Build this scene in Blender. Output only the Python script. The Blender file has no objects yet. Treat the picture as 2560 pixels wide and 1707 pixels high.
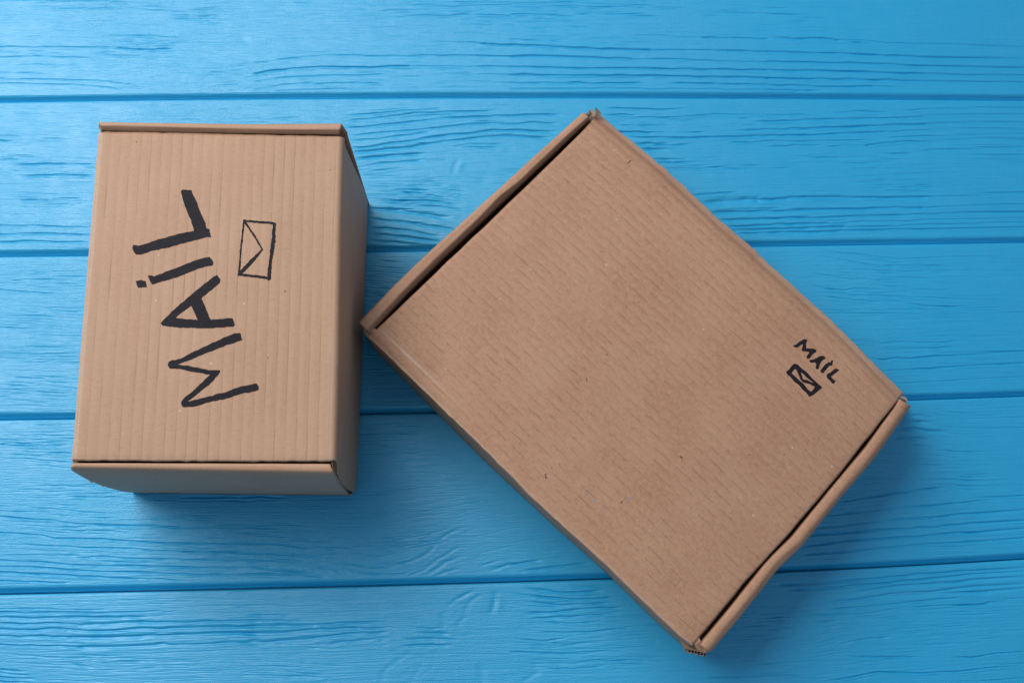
import bpy, bmesh, math, random
import numpy as np
from mathutils import Vector, Matrix
rnd = random.Random(7); rng = np.random.default_rng(11)
scene = bpy.context.scene
C = scene.collection

# ------------------------------------------------------------------ camera
CAM_H = 0.8
FPX, RX, RY, RZ = 2654.9, 0.23965, -0.05641, -0.03308       # focal length in photo pixels (2560 wide), rotations
IMW, IMH = 2560.0, 1707.0
def rot(rx, ry, rz):
    cx, sx, cy, sy, cz, sz = math.cos(rx), math.sin(rx), math.cos(ry), math.sin(ry), math.cos(rz), math.sin(rz)
    X = np.array([[1, 0, 0], [0, cx, -sx], [0, sx, cx]]); Y = np.array([[cy, 0, sy], [0, 1, 0], [-sy, 0, cy]])
    Z = np.array([[cz, -sz, 0], [sz, cz, 0], [0, 0, 1]])
    return Z @ Y @ X
RM = rot(RX, RY, RZ)
cam_data = bpy.data.cameras.new('camera'); cam = bpy.data.objects.new('camera', cam_data); C.objects.link(cam)
cam.matrix_world = Matrix.Translation((0, 0, CAM_H)) @ Matrix(RM.tolist()).to_4x4()
cam_data.sensor_width = 36; cam_data.lens = FPX / IMW * 36
cam_data.clip_start = 0.01; cam_data.clip_end = 50
cam_data.dof.use_dof = True; cam_data.dof.focus_distance = 0.775; cam_data.dof.aperture_fstop = 25
scene.camera = cam
def unproj(px, py, z):
    """photo pixel(s) -> point(s) of the world plane at height z"""
    px, py, z = np.broadcast_arrays(np.asarray(px, float), np.asarray(py, float), np.asarray(z, float))
    d = np.stack([(px - IMW / 2) / FPX, -(py - IMH / 2) / FPX, -np.ones_like(px)], -1) @ RM.T
    t = (z - CAM_H) / d[..., 2]
    return d * t[..., None] + np.array([0, 0, CAM_H])
def proj(P):
    c = (np.asarray(P, float) - np.array([0, 0, CAM_H])) @ RM
    return IMW / 2 + FPX * c[..., 0] / -c[..., 2], IMH / 2 - FPX * c[..., 1] / -c[..., 2]

# ------------------------------------------------------------------ light
world = bpy.data.worlds.new("World"); scene.world = world; world.use_nodes = True
bg = world.node_tree.nodes['Background']
bg.inputs[0].default_value = (0.60, 0.78, 1.0, 1); bg.inputs[1].default_value = 0.33
def window_light(name, loc, target, sx, sy, power, col):
    d = bpy.data.lights.new(name, 'AREA'); d.shape = 'RECTANGLE'; d.size = sx; d.size_y = sy; d.energy = power; d.color = col
    o = bpy.data.objects.new(name, d); C.objects.link(o); o.location = loc
    o.rotation_euler = (Vector(target) - Vector(loc)).to_track_quat('-Z', 'Y').to_euler(); return o
window_light('window_light', (-0.90, 0.98, 1.50), (-0.05, 0.1, 0), 1.55, 1.25, 39.5, (1.0, 0.98, 0.95))
scene.view_settings.view_transform = 'Standard'; scene.view_settings.look = 'None'
scene.view_settings.exposure = 0; scene.view_settings.gamma = 1
scene.cycles.max_bounces = 6; scene.cycles.diffuse_bounces = 4

# ------------------------------------------------------------------ node helpers
class NT:
    def __init__(s, name):
        s.m = bpy.data.materials.new(name); s.m.use_nodes = True; s.t = s.m.node_tree
        s.b = s.t.nodes['Principled BSDF']
    def n(s, kind, **kw):
        x = s.t.nodes.new(kind)
        for k, v in kw.items():
            if k in x.inputs.keys() if isinstance(k, str) else False: x.inputs[k].default_value = v
            else: setattr(x, k, v)
        return x
    def l(s, a, b): s.t.links.new(a, b)
    def math(s, op, a, b=None, c=None, clamp=False):
        x = s.t.nodes.new('ShaderNodeMath'); x.operation = op; x.use_clamp = clamp
        for i, v in enumerate((a, b, c)):
            if v is None: continue
            if isinstance(v, (int, float)): x.inputs[i].default_value = v
            else: s.l(v, x.inputs[i])
        return x.outputs[0]
    def mapping(s, src, scale, rotz=0, loc=(0, 0, 0)):
        x = s.t.nodes.new('ShaderNodeMapping'); s.l(src, x.inputs[0]); x.inputs['Scale'].default_value = scale
        x.inputs['Rotation'].default_value = (0, 0, rotz); x.inputs['Location'].default_value = loc; return x.outputs[0]
    def noise(s, vec, scale, detail=3, rough=.55, dist=0):
        x = s.t.nodes.new('ShaderNodeTexNoise'); s.l(vec, x.inputs['Vector']); x.inputs['Scale'].default_value = scale
        x.inputs['Detail'].default_value = detail; x.inputs['Roughness'].default_value = rough; x.inputs['Distortion'].default_value = dist
        return x.outputs['Fac']
    def ramp(s, fac, lo, hi, a=0.0, b=1.0):
        x = s.t.nodes.new('ShaderNodeMapRange'); s.l(fac, x.inputs[0]); x.inputs[1].default_value = lo; x.inputs[2].default_value = hi
        x.inputs[3].default_value = a; x.inputs[4].default_value = b; x.clamp = True; return x.outputs[0]
    def mix(s, fac, a, b, blend='MIX'):
        x = s.t.nodes.new('ShaderNodeMix'); x.data_type = 'RGBA'; x.blend_type = blend
        ins = [i for i in x.inputs if i.enabled]
        for sock, v in zip((x.inputs[0], x.inputs[6], x.inputs[7]), (fac, a, b)):
            if isinstance(v, (int, float)): sock.default_value = v
            elif isinstance(v, tuple): sock.default_value = v + (1,) if len(v) == 3 else v
            else: s.l(v, sock)
        return x.outputs[2]
    def bump(s, height, strength, dist, normal=None):
        x = s.t.nodes.new('ShaderNodeBump'); s.l(height, x.inputs['Height']); x.inputs['Strength'].default_value = strength
        x.inputs['Distance'].default_value = dist
        if normal is not None: s.l(normal, x.inputs['Normal'])
        return x.outputs[0]

def paint_material():
    k = NT('blue_paint'); geo = k.n('ShaderNodeNewGeometry'); pos = geo.outputs['Position']
    brush = k.noise(k.mapping(pos, (14, 520, 14)), 1.0, 4, .6)
    brush2 = k.noise(k.mapping(pos, (45, 1500, 45)), 1.0, 2, .5)
    cross = k.noise(k.mapping(pos, (420, 60, 60)), 1.0, 2, .5)
    grit = k.noise(pos, 900, 3, .6)
    lump = k.noise(pos, 60, 3, .5)
    patch = k.ramp(k.noise(pos, 7, 2, .5), .38, .62)
    big = k.noise(k.mapping(pos, (3, 9, 3)), 1.0, 3, .5)
    col = k.mix(k.ramp(big, .3, .7), (0.008, 0.368, 0.675), (0.013, 0.398, 0.710))
    col = k.mix(k.math('MULTIPLY', k.ramp(brush, .35, .7), .35), col, (0.006, 0.335, 0.63))
    k.l(col, k.b.inputs['Base Color'])
    k.l(k.ramp(lump, .3, .7, .38, .48), k.b.inputs['Roughness'])
    k.b.inputs['IOR'].default_value = 1.74
    h = k.math('ADD', k.math('MULTIPLY', brush, .55), k.math('MULTIPLY', brush2, .40))
    h = k.math('ADD', h, k.math('MULTIPLY', k.math('MULTIPLY', grit, .42), k.math('ADD', patch, .35)))
    h = k.math('ADD', h, k.math('MULTIPLY', cross, .08))
    h = k.math('ADD', h, k.math('MULTIPLY', lump, .5))
    k.l(k.bump(h, .9, .0008), k.b.inputs['Normal'])
    return k.m

def kraft_material(name, base, dark, light, flute_axis, dashed, flute_amp, grain=1.0):
    """cardboard: UV is in metres on the sheet; flutes run across flute_axis (0: repeat along u, 1: repeat along v)"""
    k = NT(name); uvn = k.n('ShaderNodeUVMap'); uvn.uv_map = 'UVMap'; uv = uvn.outputs[0]
    sep = k.n('ShaderNodeSeparateXYZ'); k.l(uv, sep.inputs[0])
    a, b = (sep.outputs[0], sep.outputs[1]) if flute_axis == 0 else (sep.outputs[1], sep.outputs[0])
    fine = k.noise(uv, 1400, 3, .65)
    mott = k.noise(uv, 330, 3, .6, .6)
    big = k.noise(uv, 22, 3, .55)
    fib1 = k.noise(k.mapping(uv, (260, 1500, 1), .5), 1.0, 2, .6, .8)
    fib2 = k.noise(k.mapping(uv, (260, 1500, 1), -.7, (3, 1, 0)), 1.0, 2, .6, .8)
    fib3 = k.noise(k.mapping(uv, (1500, 260, 1), .2, (7, 5, 0)), 1.0, 2, .6, .8)
    col = k.mix(k.ramp(big, .35, .65), base, tuple(.5 * (x + y) for x, y in zip(base, light)))
    col = k.mix(k.math('MULTIPLY', k.ramp(mott, .35, .70), .55 * grain), col, light)
    col = k.mix(k.math('MULTIPLY', k.ramp(fine, .50, .80), .55 * grain), col, dark)
    for f, lo in ((fib1, .60), (fib2, .60), (fib3, .62)):
        col = k.mix(k.math('MULTIPLY', k.ramp(f, lo, lo + .12), .45 * grain), col, dark)
    for f, lo in ((fib1, .30), (fib3, .29)):
        col = k.mix(k.math('MULTIPLY', k.ramp(f, lo, lo - .10), .40 * grain), col, light)
    vor = k.n('ShaderNodeTexVoronoi'); k.l(uv, vor.inputs['Vector']); vor.inputs['Scale'].default_value = 110
    vc = k.n('ShaderNodeSeparateColor'); k.l(vor.outputs['Color'], vc.inputs[0])
    spot = k.math('MULTIPLY', k.math('LESS_THAN', vor.outputs['Distance'], k.math('MULTIPLY', vc.outputs[1], .085)), k.math('GREATER_THAN', vc.outputs[0], .86))
    col = k.mix(k.math('MULTIPLY', spot, .6), col, (.05, .035, .03))
    spot2 = k.math('MULTIPLY', k.math('LESS_THAN', vor.outputs['Distance'], k.math('MULTIPLY', vc.outputs[2], .08)), k.math('LESS_THAN', vc.outputs[0], .16))
    col = k.mix(k.math('MULTIPLY', spot2, .38), col, (.75, .66, .55))
    # flute lines
    wob = k.math('MULTIPLY', k.noise(k.mapping(uv, (30, 30, 1)), 1.0, 2), .0011)
    f = k.math('DIVIDE', k.math('ADD', a, wob), .0067)
    fr = k.math('FRACT', f); cell = k.math('FLOOR', f)
    cmb = k.n('ShaderNodeCombineXYZ'); k.l(cell, cmb.inputs[0]); k.l(k.math('MULTIPLY', b, 40 if dashed else 16), cmb.inputs[1])
    if dashed:                                       # a staggered pattern of short presses along each flute
        cellr = k.n('ShaderNodeTexWhiteNoise', noise_dimensions='1D'); k.l(cell, cellr.inputs['W'])
        ph = k.math('FRACT', k.math('ADD', k.math('DIVIDE', b, .0205), k.math('MULTIPLY', cellr.outputs['Value'], .30)))
        ph = k.math('FRACT', k.math('ADD', ph, k.math('MULTIPLY', cell, .38)))
        gate = k.math('MULTIPLY', k.ramp(ph, .02, .10), k.ramp(ph, .86, .74))
        gate = k.math('MULTIPLY', gate, k.ramp(k.noise(cmb.outputs[0], 1.0, 1), .25, .55, .45, 1.0))
    else: gate = k.ramp(k.noise(cmb.outputs[0], 1.0, 1), .34, .66)
    dline = k.math('ABSOLUTE', k.math('SUBTRACT', fr, .5))
    line = k.math('MULTIPLY', k.ramp(dline, .075 if dashed else .11, .0), gate)
    line = k.math('MULTIPLY', line, k.ramp(k.noise(k.mapping(uv, (28, 28, 1)), 1.0, 2), .32, .62, .45, 1.1))
    col = k.mix(k.math('MULTIPLY', line, (.30 if dashed else .36) * flute_amp), col, dark)
    # wear: pale rubbed folds and one painted rim highlight, kept in the mesh as an attribute
    at = k.n('ShaderNodeAttribute'); at.attribute_name = 'wear_highlight'
    col = k.mix(k.math('MULTIPLY', at.outputs['Fac'], k.ramp(fib1, .35, .6, .3, 1)), col, (.62, .50, .40))
    sc = k.n('ShaderNodeAttribute'); sc.attribute_name = 'scuff_shade'
    col = k.mix(sc.outputs['Fac'], col, tuple(.72 * x for x in base))
    k.l(col, k.b.inputs['Base Color'])
    k.b.inputs['Roughness'].default_value = .62; k.b.inputs['IOR'].default_value = 1.42
    wave = k.math('MULTIPLY', k.math('COSINE', k.math('MULTIPLY', f, 2 * math.pi)), k.ramp(k.noise(k.mapping(uv, (26, 26, 1)), 1.0, 2), .3, .7, .25, 1.2))
    h = k.math('SUBTRACT', k.math('MULTIPLY', fine, .16), k.math('MULTIPLY', line, .7 * flute_amp))
    h = k.math('ADD', h, k.math('MULTIPLY', wave, .30 * flute_amp if not dashed else .75))
    h = k.math('ADD', h, k.math('MULTIPLY', mott, .22))
    h = k.math('ADD', h, k.math('MULTIPLY', k.noise(uv, 45, 3), 1.1))
    k.l(k.bump(h, .9, .00028), k.b.inputs['Normal'])
    return k.m

def ink_material():
    k = NT('marker_ink'); tc = k.n('ShaderNodeTexCoord'); p = tc.outputs['Object']
    st = k.noise(k.mapping(p, (60, 420, 60), .35), 1.0, 3, .6, .5); mo = k.noise(p, 700, 3, .6)
    dens = k.math('ADD', k.math('MULTIPLY', k.ramp(st, .40, .72), .6), k.math('MULTIPLY', k.ramp(mo, .45, .80), .5))
    k.l(k.mix(dens, (.0085, .0075, .012), (.024, .019, .024)), k.b.inputs['Base Color'])
    k.l(k.ramp(st, .3, .7, .55, .75), k.b.inputs['Roughness']); k.b.inputs['IOR'].default_value = 1.28
    k.l(k.bump(k.math('ADD', mo, st), .6, .0001), k.b.inputs['Normal'])
    return k.m
def simple(name, col, rough=.6, ior=1.45, noise_amt=0, scale=300):
    k = NT(name); k.b.inputs['Roughness'].default_value = rough; k.b.inputs['IOR'].default_value = ior
    tc = k.n('ShaderNodeTexCoord')
    nz = k.noise(tc.outputs['Object'], scale, 3)
    k.l(k.mix(nz, tuple(c * (1 - noise_amt) for c in col), tuple(min(1, c * (1 + noise_amt)) for c in col)), k.b.inputs['Base Color'])
    return k.m
M_PAINT = paint_material()
K1 = ((.450, .260, .161), (.27, .142, .086), (.53, .325, .212))
K2 = ((.418, .212, .126), (.23, .112, .063), (.535, .31, .195))
M_K1 = kraft_material('smooth_kraft_board', *K1, 0, False, 1.0, .7)
M_K1W = kraft_material('smooth_kraft_wall', *K1, 0, False, .8, .7)
M_K2 = kraft_material('fibrous_kraft_board', *K2, 1, True, 1.25, 1.1)
M_K2W = kraft_material('fibrous_kraft_wall', *K2, 0, True, .0, 1.1)
M_CUT = simple('cut_board_edge', (.36, .25, .165), .8, 1.4, .35, 900)
M_INK = ink_material()
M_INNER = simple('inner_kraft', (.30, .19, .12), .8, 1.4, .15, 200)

# ------------------------------------------------------------------ mesh helpers
def obj_from(name, verts, faces, mat, parent=None, uv=None, attrs=None, smooth=True, mats=None):
    me = bpy.data.meshes.new(name)
    verts = np.asarray(verts, np.float32).reshape(-1, 3); faces = np.asarray(faces, np.int32)
    me.vertices.add(len(verts)); me.vertices.foreach_set('co', verts.ravel())
    nf, k = faces.shape
    me.loops.add(nf * k); me.loops.foreach_set('vertex_index', faces.ravel())
    me.polygons.add(nf); me.polygons.foreach_set('loop_start', np.arange(0, nf * k, k, dtype=np.int32))
    me.polygons.foreach_set('loop_total', np.full(nf, k, np.int32))
    me.update(calc_edges=True)
    if uv is not None:
        l = me.uv_layers.new(name='UVMap'); l.data.foreach_set('uv', np.asarray(uv, np.float32).reshape(-1, 2)[faces.ravel()].ravel())
    for an, av in (attrs or {}).items():
        a = me.attributes.new(an, 'FLOAT', 'POINT'); a.data.foreach_set('value', np.asarray(av, np.float32).ravel())
    for m in (mats or [mat]): me.materials.append(m)
    me.polygons.foreach_set('use_smooth', np.full(nf, smooth)); me.validate(); me.update()
    o = bpy.data.objects.new(name, me); C.objects.link(o)
    if parent is not None: o.parent = parent; o.matrix_parent_inverse = parent.matrix_world.inverted() if False else Matrix.Translation(-parent.location)
    return o
def grid_faces(nu, nv, flip=False):
    i = np.arange(nu * nv).reshape(nu, nv)
    f = np.stack([i[:-1, :-1], i[1:, :-1], i[1:, 1:], i[:-1, 1:]], -1).reshape(-1, 4)
    return f[:, ::-1] if flip else f
def sheet(name, P, mat, parent, thick=.0026, flip=False, uv=None, attrs=None, cut=M_CUT):
    """P[nu,nv,3] becomes a board of real thickness growing away from the face normal"""
    nu, nv = P.shape[:2]
    if uv is None:
        du = np.r_[0, np.cumsum(np.linalg.norm(np.diff(P.mean(1), axis=0), axis=1))]
        dv = np.r_[0, np.cumsum(np.linalg.norm(np.diff(P.mean(0), axis=0), axis=1))]
        uv = np.stack(np.meshgrid(du, dv, indexing='ij'), -1) + rnd.random() * .7
    o = obj_from(name, P.reshape(-1, 3), grid_faces(nu, nv, flip), mat, parent, uv, attrs, mats=[mat, cut])
    m = o.modifiers.new('thickness', 'SOLIDIFY'); m.thickness = thick; m.offset = -1; m.material_offset_rim = 1; m.use_even_offset = False
    return o
def tagit(o, label, cat, group=None):
    o['label'] = label; o['category'] = cat
    if group: o['group'] = group
def interp_poly(pts, n=None, t=None):
    """points along a polyline at arc-length fractions"""
    p = np.asarray(pts, float); s = np.r_[0, np.cumsum(np.linalg.norm(np.diff(p, axis=0), axis=1))]; s /= s[-1]
    if t is None: t = np.linspace(0, 1, n)
    return np.stack([np.interp(t, s, p[:, i]) for i in range(p.shape[1])], -1)
def smooth_rand(n, step, amp, seed):
    r = np.random.default_rng(seed); k = max(2, int(n / step) + 3)
    x = np.linspace(0, k - 1.001, n); v = r.normal(size=k + 1)
    i = x.astype(int); f = x - i; f = f * f * (3 - 2 * f)
    return amp * (v[i] * (1 - f) + v[i + 1] * f)
def vnoise(x, y, seed):
    """smooth value noise on arrays"""
    xi = np.floor(x).astype(np.int64); yi = np.floor(y).astype(np.int64); fx = x - xi; fy = y - yi
    fx = fx * fx * (3 - 2 * fx); fy = fy * fy * (3 - 2 * fy)
    def h(a, b):
        n = (a * 374761393 + b * 668265263 + seed * 1442695041) & 0xffffffff
        n = ((n ^ (n >> 13)) * 1274126177) & 0xffffffff
        return ((n ^ (n >> 16)) & 0xffff) / 65535.0 - .5
    return (h(xi, yi) * (1 - fx) + h(xi + 1, yi) * fx) * (1 - fy) + (h(xi, yi + 1) * (1 - fx) + h(xi + 1, yi + 1) * fx) * fy

# ------------------------------------------------------------------ the board wall/table of blue planks
# joints between planks: photo coordinates of each joint's centre line
JOINTS = [[(0, 249), (500, 243), (1000, 239), (1280, 238), (1800, 240), (2560, 245)],
          [(0, 634), (200, 632), (925, 624), (1905, 607), (2560, 600)],
          [(0, 1041), (180, 1040), (910, 1029), (2275, 991), (2560, 985)],
          [(0, 1479), (320, 1471), (600, 1465), (900, 1459), (1240, 1448), (1500, 1443), (2050, 1417), (2560, 1391)]]
XS_EXT = 0.80
def joint_y(k, x):
    """world y of joint k at world x (joints -2..6; the ones outside the photograph repeat the plank width)"""
    w = .128
    if 0 <= k <= 3:
        P = unproj(np.array([p[0] for p in JOINTS[k]]), np.array([p[1] for p in JOINTS[k]]), 0)
        c = np.polyfit(P[:, 0], P[:, 1], 3 if k in (0, 3) else 2)
        xc = np.clip(x, P[0, 0] - .02, P[-1, 0] + .02)
        d = np.polyval(np.polyder(c), xc)
        return np.polyval(c, xc) + d * .6 * (x - xc)
    if k < 0: return joint_y(0, x) + w * -k
    return joint_y(3, x) - w * (k - 3)

# tiles: where a zoomed piece of the photograph was read from (x0, y0, scale)
T = dict(A=(0, 0, .2721), B=(640, 0, .2721), C=(1280, 0, .2721), D=(1920, 0, .2721), E=(860, 240, .2721), F=(1500, 240, .2423),
         G=(2000, 240, .2423), H=(1860, 590, .2976), I=(2000, 980, .2678), J=(1760, 1380, .3401), K=(1200, 1400, .2551),
         L=(600, 1440, .2721), M=(0, 1440, .2721), N=(0, 1030, .287), O=(450, 1180, .2976), P=(0, 300, .574), Q=(860, 460, .1531))
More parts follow.
